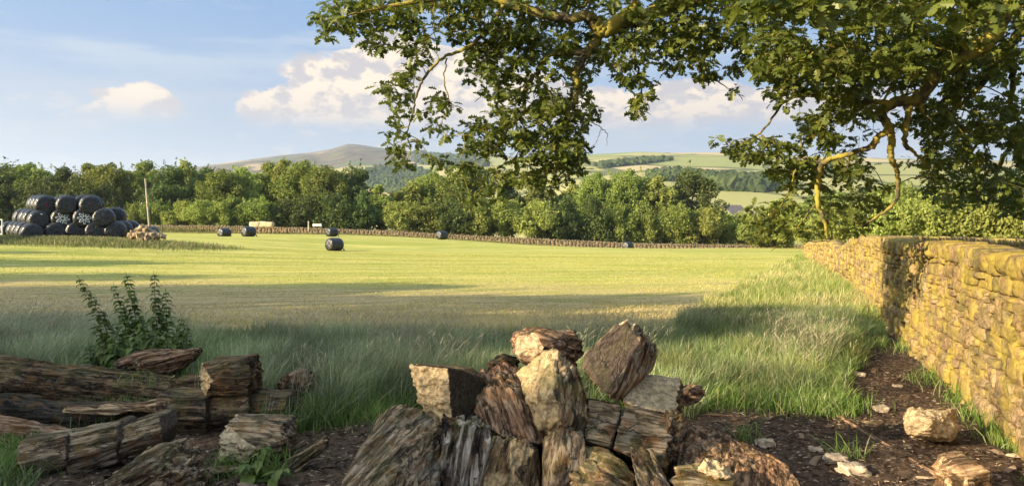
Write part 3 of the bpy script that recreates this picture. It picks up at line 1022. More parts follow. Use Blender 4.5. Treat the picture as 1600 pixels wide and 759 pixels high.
SHRUBS = [
    ('shrubd', 12, 296, 70, 121, 'dark bush at the left photo edge beside the bale stack'),
    ('shrubd', 55, 290, 60, 122, 'dark bush behind the left part of the bale stack'),
    ('shrubd', 118, 288, 80, 122, 'dark bush rising over the middle of the bale stack'),
    ('shrubd', 165, 296, 60, 121, 'dark bush over the right slope of the bale stack'),
    ('shrub2', 207, 322, 44, 112, 'small rounded pale bush between bale stack and leaning pole'),
    ('shrub', 250, 316, 44, 118, 'bush touching the leaning pole on its right side'),
    ('shrub2', 285, 318, 52, 117, 'pale bush on the far wall, second right of the leaning pole'),
    ('shrub2', 325, 316, 54, 117, 'pale bush behind the wall above and left of the leftmost loose bale'),
    ('shrub', 366, 310, 54, 117, 'bush behind the wall between the two left loose bales'),
    ('shrub', 405, 312, 50, 116, 'bush just behind the pale stone blocks'),
    ('shrubd', 447, 318, 54, 114, 'dark domed bush right of the pale stone blocks'),
    ('shrubd', 485, 312, 60, 118, 'dark bush behind the white-disc sign'),
    ('shrubd', 530, 310, 70, 119, 'dark bush behind the loose bale right of the sign'),
    ('shrubd', 568, 306, 50, 121, 'dark bush at the foot of the gap left of the conical tree'),
    ('shrub2', 620, 318, 66, 114, 'pale bush at the foot of the conical light green tree'),
    ('shrub', 664, 316, 64, 115, 'bush behind the wall left of the middle loose bale'),
    ('shrubd', 706, 318, 60, 116, 'dark bush just right of the middle loose bale'),
    ('shrub', 750, 312, 64, 114, 'bush behind the wall below the large rounded tree'),
    ('shrub2', 792, 314, 62, 112, 'yellow green bush under the tip of the hanging oak spray'),
    ('shrub2', 838, 318, 74, 111, 'wide pale bush standing right against the far wall'),
    ('shrubd', 885, 314, 60, 119, 'dark bush in the deep shade right of the wide pale bush'),
    ('shrubd', 930, 316, 58, 120, 'dark bush left of the loose bale by the wall on the right'),
    ('shrub', 974, 320, 54, 121, 'bush behind the loose bale by the wall on the right'),
    ('shrub', 1012, 326, 44, 121, 'bush at the foot of the slender pale-trunked tree'),
    ('shrub', 1056, 322, 60, 116, 'round bush right of the slender pale-trunked tree'),
    ('shrub2', 1104, 328, 66, 114, 'pale bush below the big rounded tree'),
    ('shrub2', 1150, 336, 60, 112, 'pale bush under the house roofs by the far wall'),
    ('shrub', 1204, 326, 80, 90, 'bush behind the lowest left tip of the drooping oak twigs'),
    ('shrub2', 1262, 322, 84, 80, 'bush behind the far end of the near stone wall'),
    ('shrub2', 1330, 318, 90, 60, 'bush behind the near corner of the stone wall'),
    ('shrub2', 1400, 312, 100, 52, 'leafy bush over the stone wall, just right of its near corner'),
    ('shrub2', 1470, 300, 110, 48, 'bright ivy-like bush over the middle of the stone wall'),
    ('shrub2', 1545, 292, 120, 46, 'bright leafy bush over the right part of the stone wall'),
    ('shrub2', 1625, 286, 120, 45, 'bright leafy bush cut by the right photo edge'),
]
for k, px, tp, wx_, d_, lb in SHRUBS:
    put_tree(k, px, tp - 4, wx_ * 1.15, max(d_, 124 if px > 300 else 127) if px < 1190 else d_, lb, GS)
# trees along the left side of the field: outside the photograph, they throw the long evening shade over its near part
SHADE = [(-24.0, -11.9, 12.2, 8), (-24.5, -7.4, 9.9, 7.5), (-25.5, -1.2, 11.6, 8.0), (-27.0, 3.0, 11.9, 8.5), (-29.5, 8.2, 10.6, 7.5), (-33.5, 14, 8.6, 6), (-38, 20, 9.0, 6), (-43, 26.5, 7.8, 5.5), (-48.5, 33, 8.6, 6)]
SL = ['behind the camera, farthest back', 'behind the camera, second from the back', 'nearly level with the camera', 'first in front of the camera', 'second in front of the camera', 'third in front of the camera', 'fourth in front of the camera', 'fifth in front of the camera', 'farthest along the row']
for k, (x, y, h, wd) in enumerate(SHADE):
    put_tree('dark' if k % 2 else 'broad', 0, 0, 0, 0, 'tree left of the field outside the photo, ' + SL[k], 'trees left of the field', x, y, h, wd)

# ------------------------------------------------------------------ dry stone walls
print('walls')
nb = 5
_b = bmesh.new()
bmesh.ops.create_cube(_b, size=2)
bmesh.ops.subdivide_edges(_b, edges=_b.edges[:], cuts=4, use_grid_fill=True)
CV = np.array([v.co[:] for v in _b.verts]); CF = np.array([[v.index for v in f.verts] for f in _b.faces])
_b.free()
_b = bmesh.new()
bmesh.ops.create_cube(_b, size=2)
bmesh.ops.subdivide_edges(_b, edges=_b.edges[:], cuts=1, use_grid_fill=True)
CV2 = np.array([v.co[:] for v in _b.verts]); CF2 = np.array([[v.index for v in f.verts] for f in _b.faces])
_b.free()


def stone(g, c_, half, ax, ay, seed, col, rough=0.10, lo=False, rot=0.0):
    V0, F0 = (CV2, CF2) if lo else (CV, CF)
    n = np.sign(V0) * np.abs(V0) ** 1.0
    ln = (np.abs(n) ** 9).sum(1) ** (1 / 9.0)
    V = n / ln[:, None]
    V = V + rough * np.stack([vnoise(V * 1.5 + seed * 1.7, 1), vnoise(V * 1.5 + seed * 1.7, 2), vnoise(V * 1.5 + seed * 1.7, 3)], 1) * 1.6
    V += rough * 0.5 * np.stack([vnoise(V * 4 + seed, 4), vnoise(V * 4 + seed, 5), vnoise(V * 4 + seed, 6)], 1)
    V = V * half
    if rot:
        c0, s0 = math.cos(rot), math.sin(rot)
        V = np.stack([V[:, 0] * c0 - V[:, 2] * s0, V[:, 1], V[:, 0] * s0 + V[:, 2] * c0], 1)
    W_ = c_ + V[:, 0:1] * ax + V[:, 1:2] * ay + V[:, 2:3] * np.array([0, 0, 1.0])
    g.add(W_, F0, col)


def stone_col(r):
    k = r.random()
    if k < 0.35: b_ = np.array([0.36, 0.26, 0.145])
    elif k < 0.6: b_ = np.array([0.42, 0.32, 0.20])
    elif k < 0.8: b_ = np.array([0.37, 0.265, 0.17])
    else: b_ = np.array([0.24, 0.20, 0.13])
    return b_ * r.uniform(0.75, 1.2)


def stone_wall(p0, p1, topz, label, seed, course=0.13, length=0.30, thick=0.42, cope=0.2, copew=0.3, sides=(1, -1), lo=False, group=None, topvar=0.03, batter=0.06, upright=False):
    r = rng(seed)
    p0 = np.array(p0, float); p1 = np.array(p1, float)
    Ln = np.linalg.norm(p1 - p0)
    u = (p1 - p0) / Ln
    ax = np.array([u[0], u[1], 0]); nrm = np.array([-u[1], u[0], 0])
    root = empty('dry_stone_wall', (p0[0], p0[1], g1(*p0)))
    org = np.array(root.location)

    def base(s_):
        q = p0 + u * s_
        return g1(*q)
    g = Geo()
    for sd in sides:
        k = 0
        z = -0.08
        while True:
            hh_ = course * r.uniform(0.75, 1.35) * (1.25 - 0.15 * k / 8)
            s_ = -r.uniform(0, length)
            stop = True
            while s_ < Ln:
                ln = length * r.choice([0.5, 0.8, 1.1, 1.7]) * r.uniform(0.8, 1.2)
                cs = min(max(s_ + ln / 2, 0), Ln)
                b_ = base(cs)
                tz = topz(cs) - cope * 0.9
                wav = 0.05 * float(vnoise(np.array([[cs * 0.55, z * 1.3, seed]]), 2)[0])
                if b_ + z + hh_ * 0.4 < tz:
                    stop = False
                    kind_ = r.random()
                    if kind_ < 0.24 and hh_ > 0.1:
                        cells = [(0, 1, 0.0, r.uniform(0.4, 0.6)), ]
                        cells.append((0, 1, cells[0][3], 1.0))
                    elif kind_ < 0.36:
                        cells = [(0, 1, 0.0, 1.7)]
                    elif kind_ < 0.48:
                        m_ = r.uniform(0.35, 0.65)
                        cells = [(0, m_, 0.0, 1.0), (m_, 1, 0.0, 0.5), (m_, 1, 0.5, 1.0)]
                    else:
                        cells = [(0, 1, 0.0, r.uniform(0.9, 1.12))]
                    for fa_, fb_, za_, zb_ in cells:
                        l2_ = ln * (fb_ - fa_); h2_ = hh_ * (zb_ - za_)
                        q = p0 + u * (s_ + ln * (fa_ + fb_) / 2)
                        zlo = b_ + z + hh_ * za_ + wav
                        h2_ = min(h2_, max(0.04, tz - zlo + 0.03))
                        off = thick / 2 - batter * (z / 1.2) + r.uniform(-0.03, 0.022) + (0.012 if zb_ > 1.3 else 0)
                        c_ = np.array([q[0], q[1], zlo + h2_ / 2]) + nrm * sd * (off - 0.10) - org
                        stone(g, c_, np.array([l2_ / 2 * 1.0, 0.12, h2_ / 2 * 1.03]), ax, nrm, r.uniform(0, 900), stone_col(r), 0.095, lo, r.normal(0, 0.06))
                s_ += ln
            z += hh_
            k += 1
            if stop or k > 30:
                break
    g.build('stonework', M['stone'], root, smooth=True)
    g = Geo()
    s_ = 0.0
    while s_ < Ln:
        ln = copew * r.uniform(0.6, 1.5)
        q = p0 + u * (s_ + ln / 2)
        tz = topz(s_ + ln / 2) + r.uniform(-topvar, topvar)
        c_ = np.array([q[0], q[1], tz - cope / 2]) - org
        stone(g, c_, np.array([ln / 2 * 1.03, thick / 2 * r.uniform(0.93, 1.0), cope / 2 * 1.1]), ax, nrm, r.uniform(0, 900), stone_col(r) * 0.95, 0.085, lo, r.uniform(-.08, .08) if not upright else r.uniform(0.1, 0.35))
        s_ += ln
    g.build('coping', M['stone'], root, smooth=True)
    g = Geo()
    ns = max(2, int(Ln / 1.0))
    V, Fq = [], []
    for i in range(ns + 1):
        s_ = Ln * i / ns
        q = p0 + u * s_
        for sd, zz in ((1, base(s_) - 0.2), (1, topz(s_) - cope * 0.8), (-1, topz(s_) - cope * 0.8), (-1, base(s_) - 0.2)):
            V.append(np.array([q[0], q[1], zz]) + nrm * sd * (thick / 2 - 0.11) - org)
    for i in range(ns):
        for k in range(3):
            Fq.append((i * 4 + k, i * 4 + k + 1, i * 4 + k + 5, i * 4 + k + 4))
    Fq += [(0, 1, 2, 3), (ns * 4, ns * 4 + 3, ns * 4 + 2, ns * 4 + 1)]
    g.add(V, Fq)
    g.build('core', M['core'], root)
    tag(root, label, 'wall', group)
    return root


A0 = (wallx(2.6) + 0.2, 2.6); A1 = (wallx(17.8) + 0.2, 17.8)
LA = math.hypot(A1[0] - A0[0], A1[1] - A0[1])


def topA(s_):
    y_ = 2.6 + s_ / LA * 15.2
    return 1.42 + (1.49 - 1.42) * 0 + (-0.0) + 0.0 * y_ + 0.02 * math.sin(s_ * 1.3) + 0.08 * (y_ / 18)


stone_wall(A0, A1, topA, 'sunlit dry stone wall with yellow lichen running in from the right photo edge', 3, 0.10, 0.20, 0.44, 0.17, 0.25, topvar=0.016)
B0 = (A1[0] + 0.2, A1[1] + 0.5); B1 = (18.3, 45.5)


def topB(s_):
    t_ = s_ / 29.0
    return 1.50 - 0.56 * t_ - 0.30 * math.exp(-((t_ - 0.16) / 0.10) ** 2)


stone_wall(B0, B1, topB, 'low sunlit stone wall with a dip, beyond the near wall corner', 4, 0.15, 0.34, 0.44, 0.2, 0.16, group=None, upright=True, lo=True)
C0 = (9.4, 19.5); C1 = (25, 28)


def topC(s_):
    return 1.475 - 0.011 * s_ + 0.02 * math.sin(s_ * 0.7)


stone_wall(C0, C1, topC, 'stone wall whose coping shows just above and behind the near wall', 5, 0.16, 0.34, 0.42, 0.2, 0.14, lo=True, upright=True)


M['stone_far'] = m_col('far_stone', 0.95, 0.05)


def far_wall(pts, label, seed):
    """the boundary wall, px / base row / distance triples"""
    W_ = [((px - CX) / F * d_, d_, EYE + (HY - ty - 1.2) / F * d_) for px, ty, d_ in pts]
    for a_, b_ in zip(W_[:-1], W_[1:]):
        pass
    return W_


FW = far_wall([(60, 351, 124), (240, 350.5, 122), (380, 352, 120), (520, 356, 119), (620, 360, 119), (700, 365, 119), (850, 372, 119), (1000, 379, 119), (1120, 381.5, 119), (1275, 382.5, 119)], '', 8)
segs = [(0, 3, 'far stone wall behind the left loose bales'), (3, 6, 'far stone wall behind the sign and the middle loose bale'), (6, 9, 'far stone wall along the right half of the field')]
for k, (i0, i1, lb) in enumerate(segs):
    root = empty('field_wall', (W0 := FW[i0])[:2] + (g1(*W0[:2]),))
    org = np.array(root.location)
    r = rng(60 + k)
    g, gc_ = Geo(), Geo()
    for i in range(i0, i1):
        a_, b_ = np.array(FW[i]), np.array(FW[i + 1])
        Ln = np.linalg.norm(b_[:2] - a_[:2]); u = (b_ - a_)[:2] / Ln
        ax = np.array([u[0], u[1], 0]); ny = np.array([-u[1], u[0], 0])
        s_ = 0
        while s_ < Ln:
            ln = r.uniform(0.3, 0.7)
            q = a_ + (b_ - a_) * (s_ / Ln)
            tz = q[2] - 0.2; bz = g1(q[0], q[1]) - 0.1
            z = bz
            while z < tz:
                hh_ = r.uniform(0.16, 0.3)
                c_ = np.array([q[0] + ax[0] * (ln / 2 + r.uniform(-.1, .1)), q[1] + r.uniform(-.03, .03), min(z + hh_ / 2, tz)]) - org
                stone(g, c_, np.array([ln / 2 * 1.05, 0.22, hh_ / 2 * 1.06]), ax, ny, r.uniform(0, 900), stone_col(r) * 0.4 + np.array([0.07, 0.055, 0.04]), 0.1, True)
                z += hh_
            s_ += ln
        s_ = 0
        while s_ < Ln:
            ln = r.uniform(0.16, 0.4)
            q = a_ + (b_ - a_) * (s_ / Ln)
            stone(gc_, np.array([q[0], q[1], q[2] - 0.1 + r.uniform(-.06, .07)]) - org, np.array([ln / 2, 0.24, 0.13]), ax, ny, r.uniform(0, 900), stone_col(r) * 0.3 + np.array([0.09, 0.075, 0.058]), 0.12, True, r.uniform(0, .3))
            s_ += ln
    g.build('stonework', M['stone_far'], root, smooth=True)
    gc_.build('coping', M['stone_far'], root, smooth=True)
    tag(root, lb, 'wall')

# ------------------------------------------------------------------ bales
print('bales')


def bale_proto():
    root = empty('wrapped_bale')
    r = rng(41)
    ns, nt_ = 26, 56
    hl, rad_ = 0.60, 0.62
    prof = []
    for k in range(9):                                   # rounded shoulder, then the drum, then the other shoulder
        a_ = k / 8 * math.pi / 2
        prof.append((-hl + 0.16 * (1 - math.sin(a_)), rad_ - 0.16 + 0.16 * math.sin(a_) * 1.0) if False else (-hl + 0.15 * (1 - math.sin(a_)), rad_ - 0.17 * (1 - math.cos(math.pi / 2 - a_))))
    drum = [(x_, rad_ + 0.015 * math.cos(x_ * 3)) for x_ in np.linspace(-hl + 0.25, hl - 0.25, 12)]
    P = [(-hl - 0.02, 0.001), (-hl - 0.015, 0.15), (-hl - 0.008, 0.3), (-hl, 0.42)]
    for k in range(1, 7):
        a_ = k / 6 * math.pi / 2
        P.append((-hl + 0.24 * (1 - math.cos(a_)), 0.41 + 0.21 * math.sin(a_)))
    P += drum
    P += [(-x_, r_) for x_, r_ in reversed(P[:10])]
    V = []
    for x_, r_ in P:
        for j in range(nt_):
            a_ = j / nt_ * 2 * math.pi
            V.append((x_, r_ * math.cos(a_), r_ * math.sin(a_)))
    V = np.array(V)
    rr_ = np.hypot(V[:, 1], V[:, 2])
    an = np.arctan2(V[:, 2], V[:, 1])
    rip = 0.012 * vnoise(np.stack([an * 9, V[:, 0] * 1.5, rr_ * 2], 1), 3) + 0.02 * vnoise(np.stack([an * 2.5, V[:, 0] * 4, rr_ * 2], 1), 5)
    V[:, 1] *= 1 + rip * (rr_ > 0.2); V[:, 2] *= 1 + rip * (rr_ > 0.2)
    V[:, 0] += 0.012 * vnoise(np.stack([an * 8, rr_ * 3, V[:, 0]], 1), 6) * (rr_ < 0.6)
    V[:, 2] = np.where(V[:, 2] < -0.5, -0.5 + (V[:, 2] + 0.5) * 0.5, V[:, 2]) + 0.58
    n = len(P)
    i = np.arange(n - 1)[:, None] * nt_; j = np.arange(nt_)[None]; j2 = (j + 1) % nt_
    Fq = np.stack([i + j, i + j2, i + nt_ + j2, i + nt_ + j], -1).reshape(-1, 4)
    me = mesh_np('wrap', V, Fq, smooth=True)
    link('wrap', me, M['bale'], root)
    # loose corner of film
    g = Geo()
    g.add([(0.45, -0.52, 0.16), (0.62, -0.60, 0.0), (0.75, -0.5, 0.0), (0.6, -0.36, 0.05), (0.62, -0.5, 0.14), (0.6, -0.5, 0.3)], [(0, 1, 4), (1, 2, 4), (2, 3, 4), (0, 4, 5), (3, 5, 4)])
    g.build('film_flap', M['bale'], root)
    return root


bale0 = bale_proto()
first_bale = [True]
mark_later = []


def put_bale(px, cy_, d_, yaw, label, group, base=None, roll=0.0):
    """cy_: row of the bale's centre"""
    o = bale0 if first_bale[0] else copy_tree(bale0)
    first_bale[0] = False
    c_ = wp(px, cy_, d_)
    z = c_[2] - 0.58
    if base == 'ground':
        z = g1(c_[0], c_[1]) - 0.02
    o.location = (c_[0], c_[1], z)
    o.rotation_euler = (0, 0, yaw)
    tag(o, label, 'bale', group)
    return o


BS = 'bales of the stack'
VA = math.atan2(50, -29)                      # the way from the camera to the stack


def stk(px, cy_, d_, label, dy=0.0):
    vx = math.atan2(F, px - CX)
    return put_bale(px, cy_, d_, vx + dy, label, BS)


D = 45.0
SB = [
    # top row
    (71.5, 321, D - 0.1, 'front bale at the left end of the top row, with red scratches on its end'), (65.5, 320.3, D + 1.2, 'second bale back at the left end of the top row'), (60, 320, D + 2.5, 'hindmost bale at the left end of the top row'),
    (105.5, 321, D - 0.2, 'widest front bale in the middle of the top row'), (99, 320.5, D + 1.2, 'bale peeping out behind the middle bale of the top row'),
    (141.5, 321.2, D, 'front bale at the right end of the top row, with red specks on its end'), (146, 321, D + 1.25, 'second bale behind the right end of the top row'), (131, 319.7, D + 2.4, 'hindmost bale between the middle and right of the top row'),
    # middle row
    (61.5, 344.5, D - 0.5, 'front left bale of the middle row, a small white tear on its end'), (53, 342.5, D + 0.8, 'second bale back at the left of the middle row'), (46.5, 341.5, D + 2.0, 'third bale back at the left of the middle row'), (38, 341, D + 3.3, 'hindmost bale at the left of the middle row'),
    (97.5, 341.6, D - 0.1, 'left one of two bales painted with a white flower'), (131.7, 340.8, D, 'right one of two bales painted with a white flower'),
    (163, 340.6, D + 0.2, 'plain bale right of the white flower bales in the middle row'), (181.5, 339.2, D + 2.2, 'bale behind the right end of the middle row'),
    # bottom row
    (50, 365.0, D - 1.2, 'front left corner bale of the bottom row'), (42, 362.3, D + 0.1, 'second bale back at the left of the bottom row'), (35, 361.2, D + 1.3, 'third bale back at the left of the bottom row'), (28, 360.3, D + 2.5, 'fourth bale back at the left of the bottom row'), (17, 360.3, D + 3.6, 'hindmost leftmost bale of the bottom row'),
    (88, 362.8, D - 0.4, 'bottom row bale below and left of the left white flower'), (120, 361.2, D, 'bottom row bale below the two white flowers'), (151.5, 360.3, D + 0.2, 'bottom row bale below the plain middle bale'),
    (181, 360.6, D + 0.5, 'front bale at the right end of the bottom row'), (191.5, 359.5, D + 1.9, 'second bale behind the right end of the bottom row'), (204, 359.2, D + 3.2, 'bale standing on the ground right of the stack, half behind the rubble'),
]
FB = 'loose bales on the mown field'
for px, cy_, d_, yw, lb in ((350.5, 364, 98, 42, 'leftmost loose bale on the mown field'), (388.5, 362, 90, 38, 'loose bale second from the left, in line with the leftmost one'),
                            (522.5, 383, 72, 42, 'nearest loose bale alone on the field, its round end turned to the camera'), (518.5, 362.5, 104, 40, 'loose bale close to the far wall directly beyond the nearest one'),
                            (690.5, 367.5, 104, 48, 'loose bale close to the wall near the middle of the photo'), (981, 383, 108, 60, 'loose bale half sunk behind the rise at the right')):
    put_bale(px, cy_, d_, math.atan2(F, px - CX) - R(90 - yw) + (0 if px != 981 else 0), lb, FB, 'ground').scale = (1.28, 1.08, 1.06)
for k, (px, cy_, d_, lb) in enumerate(SB):
    o = stk(px, cy_, d_, lb, dy=(0.11 if px < 75 else (0.03 if px < 150 else -0.12)))
    o.scale = (0.92, 1.0, 1.0)
    if 'flower' in lb and 'painted' in lb:
        g = Geo()
        rot0 = 0.2 if 'left' in lb else 0.0
        for q in range(8):
            a_ = q / 8 * 2 * math.pi + rot0
            pts_ = []
            for s_ in np.linspace(0, 2 * math.pi, 15):
                rl = 0.08 + 0.145 * (1 - math.cos(s_))
                of = 0.055 * math.sin(s_)
                pts_.append((-0.632, math.cos(a_) * rl - math.sin(a_) * of, 0.58 + math.sin(a_) * rl + math.cos(a_) * of))
            g.add(*tube(pts_, [0.021] * 15, 5))
        g.build('flower_mark', M['paint_white'], o)
    if 'red' in lb:
        g = Geo()
        for (ya, za, yb, zb) in ((0.05, 0.72, 0.0, 0.60), (0.1, 0.56, -0.1, 0.52)) if 'scratches' in lb else ((0.12, 0.7, 0.08, 0.66), (-0.02, 0.68, -0.06, 0.69), (-0.15, 0.7, -0.19, 0.67)):
            g.add(*tube([(-0.635, ya, za), (-0.638, (ya + yb) / 2, (za + zb) / 2), (-0.635, yb, zb)], [0.012, 0.014, 0.01], 5))
        g.build('red_scratch', m_plain('red_paint', (0.5, 0.05, 0.03)), o)
    if 'tear' in lb:
        g = Geo()
        g.add(*tube([(-0.62, 0.0, 0.98), (-0.632, -0.06, 0.95), (-0.63, -0.12, 0.93)], [0.02, 0.03, 0.015], 6))
        g.build('tear', M['paint_white'], o)
# dark sheet-covered end right of the rubble
o = copy_tree(bale0)
c_ = wp(228, 356, D + 5)
o.location = (c_[0], c_[1], g1(c_[0], c_[1]) - 0.05)
o.rotation_euler = (0, 0, math.atan2(F, 228 - CX) - R(80))
tag(o, 'bluish bale lying behind the rubble heap beside the leaning pole', 'bale', 'bales of the stack')

# rubble by the stack
r = rng(77)
rocks = [(214, 367, 0.55), (224, 366, 0.6), (233, 366.5, 0.55), (219, 362, 0.5), (228, 361, 0.5), (224, 357.5, 0.45), (240, 367.5, 0.45), (247, 368.5, 0.35), (208, 369, 0.4), (254, 369, 0.3)]
rn = ['lower left of the middle', 'at the middle of the base', 'lower right of the middle', 'in the second layer, left', 'in the second layer, right', 'topmost stone', 'right slope, upper', 'right slope, lower', 'leftmost stone', 'rightmost small stone']
for k, (px, py, s_) in enumerate(rocks):
    g = Geo()
    c_ = wp(px, py, 43.5)
    stone(g, np.zeros(3), np.array([s_ * 0.62, s_ * 0.5, s_ * 0.42]), np.array([1, 0, 0]), np.array([0, 1, 0]), k * 13.7, (1, 1, 1), 0.28)
    o = g.build('rubble_stone', M['rubble'], None)
    o.location = c_
    o.rotation_euler = (0, r.uniform(-.4, .4), r.uniform(0, 3))
    tag(o, 'tan stone of the rubble heap beside the bales: ' + rn[k], 'stone', 'stones of the rubble heap')

# ------------------------------------------------------------------ small far things
def box(g, c_, h, rz=0, col=None):
    c0, s0 = math.cos(rz), math.sin(rz)
    V = CV2 * np.array(h)
    V = np.stack([V[:, 0] * c0 - V[:, 1] * s0, V[:, 0] * s0 + V[:, 1] * c0, V[:, 2]], 1) + np.array(c_)
    g.add(V, CF2, col)


g = Geo()
b0, b1 = wp(236, 349, 52), wp(227.5, 279, 52)
b0[2] = g1(b0[0], b0[1]) - 0.1
g.add(*tube([b0, (b0 + b1) / 2, b1], [0.08, 0.07, 0.055], 10))
o = g.build('wooden_pole', M['pole'], None, smooth=True)
tag(o, 'tall bare wooden pole leaning left beside the bale stack', 'pole')

c_ = wp(495.5, 352, 117)
root = empty('marker_sign', (c_[0], c_[1], g1(c_[0], c_[1])))
g = Geo(); box(g, (0, 0, c_[2] + 0.05 - root.location.z), (0.72, 0.03, 0.2)); g.build('board', m_plain('sign_board', (0.5, 0.45, 0.38)), root)
for k in (-1, 0, 1):
    g = Geo()
    V = [(k * 0.46 + 0.21 * math.cos(a_), -0.045, c_[2] + 0.05 - root.location.z + 0.19 * math.sin(a_)) for a_ in np.linspace(0, 2 * math.pi, 20, endpoint=False)]
    V2 = [(x_, -0.033, z_) for x_, y_, z_ in V]
    g.add(V + V2, [(i, (i + 1) % 20, 20 + (i + 1) % 20, 20 + i) for i in range(20)])
    g.add(V, [tuple(range(20))])
    g.build('disc', M['paint_white'], root)
for k in (-1, 1):
    g = Geo(); box(g, (k * 0.62, 0.05, (c_[2] - root.location.z) / 2 - 0.1), (0.05, 0.05, (c_[2] - root.location.z) / 2 + 0.2)); g.build('post', M['fence'], root)
tag(root, 'small board with three white discs standing at the far wall', 'sign')
g = Geo()
c_ = wp(482, 351, 117); box(g, (c_[0], c_[1], c_[2] - 0.2), (0.09, 0.09, 0.75))
tag(g.build('fence_post', M['pole'], None), 'short pale post just left of the three-disc board', 'post')
g = Geo()
blk = [(399, 350.5, 0.9, 0.42), (411, 350.3, 0.75, 0.45), (421, 350.8, 0.7, 0.40)]
for k, (px, py, wx_, hx) in enumerate(blk):
    g = Geo()
    c_ = wp(px, py, 116.5)
    stone(g, np.array([c_[0], c_[1], c_[2]]), np.array([wx_, 0.4, hx]), np.array([1, 0, 0]), np.array([0, 1, 0]), 3.3 * k, (0.5, 0.40, 0.27), 0.07)
    tag(g.build('stone_block', m_plain('pale_stone', (0.5, 0.40, 0.27), 0.9, 0.1, 3, 0.2), None, smooth=True), ['left', 'middle', 'right'][k] + ' one of three pale stone blocks on the far wall', 'stone block', 'pale stone blocks on the far wall')
# white metal gate at the left edge
c_ = wp(0, 352, 47)
root = empty('metal_gate', (c_[0] - 0.6, c_[1], g1(c_[0], c_[1])))
zt_ = EYE + (HY - 343) / F * 47 - root.location.z
for zz in (zt_, zt_ * 0.66, zt_ * 0.33):
    g = Geo(); g.add(*tube([(-1.2, 0, zz), (0, 0, zz), (0.75, 0, zz)], [0.03] * 3, 6)); g.build('bar', M['paint_white'], root)
for xx in (-1.2, 0.75):
    g = Geo(); g.add(*tube([(xx, 0, -0.05), (xx, 0, zt_ / 2), (xx, 0, zt_)], [0.035] * 3, 6)); g.build('upright', M['paint_white'], root)
tag(root, 'end of a white metal gate at the left photo edge beside the bales', 'gate')
# wire fence posts in the rough grass beyond the far wall, right
for k, px in enumerate((1098, 1122, 1148, 1173, 1199, 1226)):
    g = Geo()
    x, y = (px - CX) / F * 122, 122
    g.add(*tube([(x, y, g1(x, y) - 0.2), (x, y, g1(x, y) + 0.9), (x + 0.03, y, g1(x, y) + 1.9)], [0.07, 0.065, 0.06], 6))
    tag(g.build('fence_post', M['fence'], None), ['leftmost', 'second', 'third', 'fourth', 'fifth', 'rightmost'][k] + ' thin fence post beyond the far wall at the right of the field', 'post', 'fence posts beyond the far wall')


def house(px, ridge, wpx, d_, rz, label):
    x, y = (px - CX) / F * d_, d_
    zb = g1(x, y) - 0.5
    zr = EYE + (HY - ridge) / F * d_
    root = empty('stone_house', (x, y, zb), rz)
    hw = wpx / F * d_ / 2
    he = (zr - zb) - 3.2
    g = Geo(); box(g, (0, 0, he / 2), (hw, 4, he / 2)); wl = g.build('wall', M['hwall'], root)
    g = Geo()
    e = 0.35
    g.add([(-hw - e, -4 - e, he - .15), (hw + e, -4 - e, he - .15), (hw + e, 0, zr - zb), (-hw - e, 0, zr - zb), (-hw - e, 4 + e, he - .15), (hw + e, 4 + e, he - .15),
           (-hw - e, -4 - e, he - .3), (hw + e, -4 - e, he - .3), (-hw - e, 4 + e, he - .3), (hw + e, 4 + e, he - .3)],
          [(0, 1, 2, 3), (3, 2, 5, 4), (6, 7, 1, 0), (4, 5, 9, 8)])
    g.add([(-hw, -4, he - .1), (-hw, 4, he - .1), (-hw, 0, zr - zb - .12), (hw, -4, he - .1), (hw, 4, he - .1), (hw, 0, zr - zb - .12)], [(0, 1, 2), (3, 5, 4)])
    rf = g.build('roof', M['roof'], root)
    for k in (-0.5, 0.5):
        g = Geo(); box(g, (k * hw, -4.03, he * 0.68), (0.5, 0.05, 0.6)); g.build('window', M['glass'], root)
    tag(root, label, 'house', 'houses beyond the trees')


house(1143, 320, 34, 165, 0.5, 'grey-roofed house seen in the gap right of the big rounded tree')
house(1176, 329, 40, 150, -0.4, 'lower grey-roofed house nearer the pale oak twigs')

# ------------------------------------------------------------------ logs
print('logs')


def frame_from(axis, up=(0, 0, 1)):
    x_ = np.array(axis, float); x_ /= np.linalg.norm(x_)
    u = np.array(up, float)
    if abs(x_ @ u) > 0.95:
        u = np.array([0, -1.0, 0.2])
    y_ = np.cross(u, x_); y_ /= np.linalg.norm(y_)
    z_ = np.cross(x_, y_)
    return np.stack([x_, y_, z_], 1)                      # columns


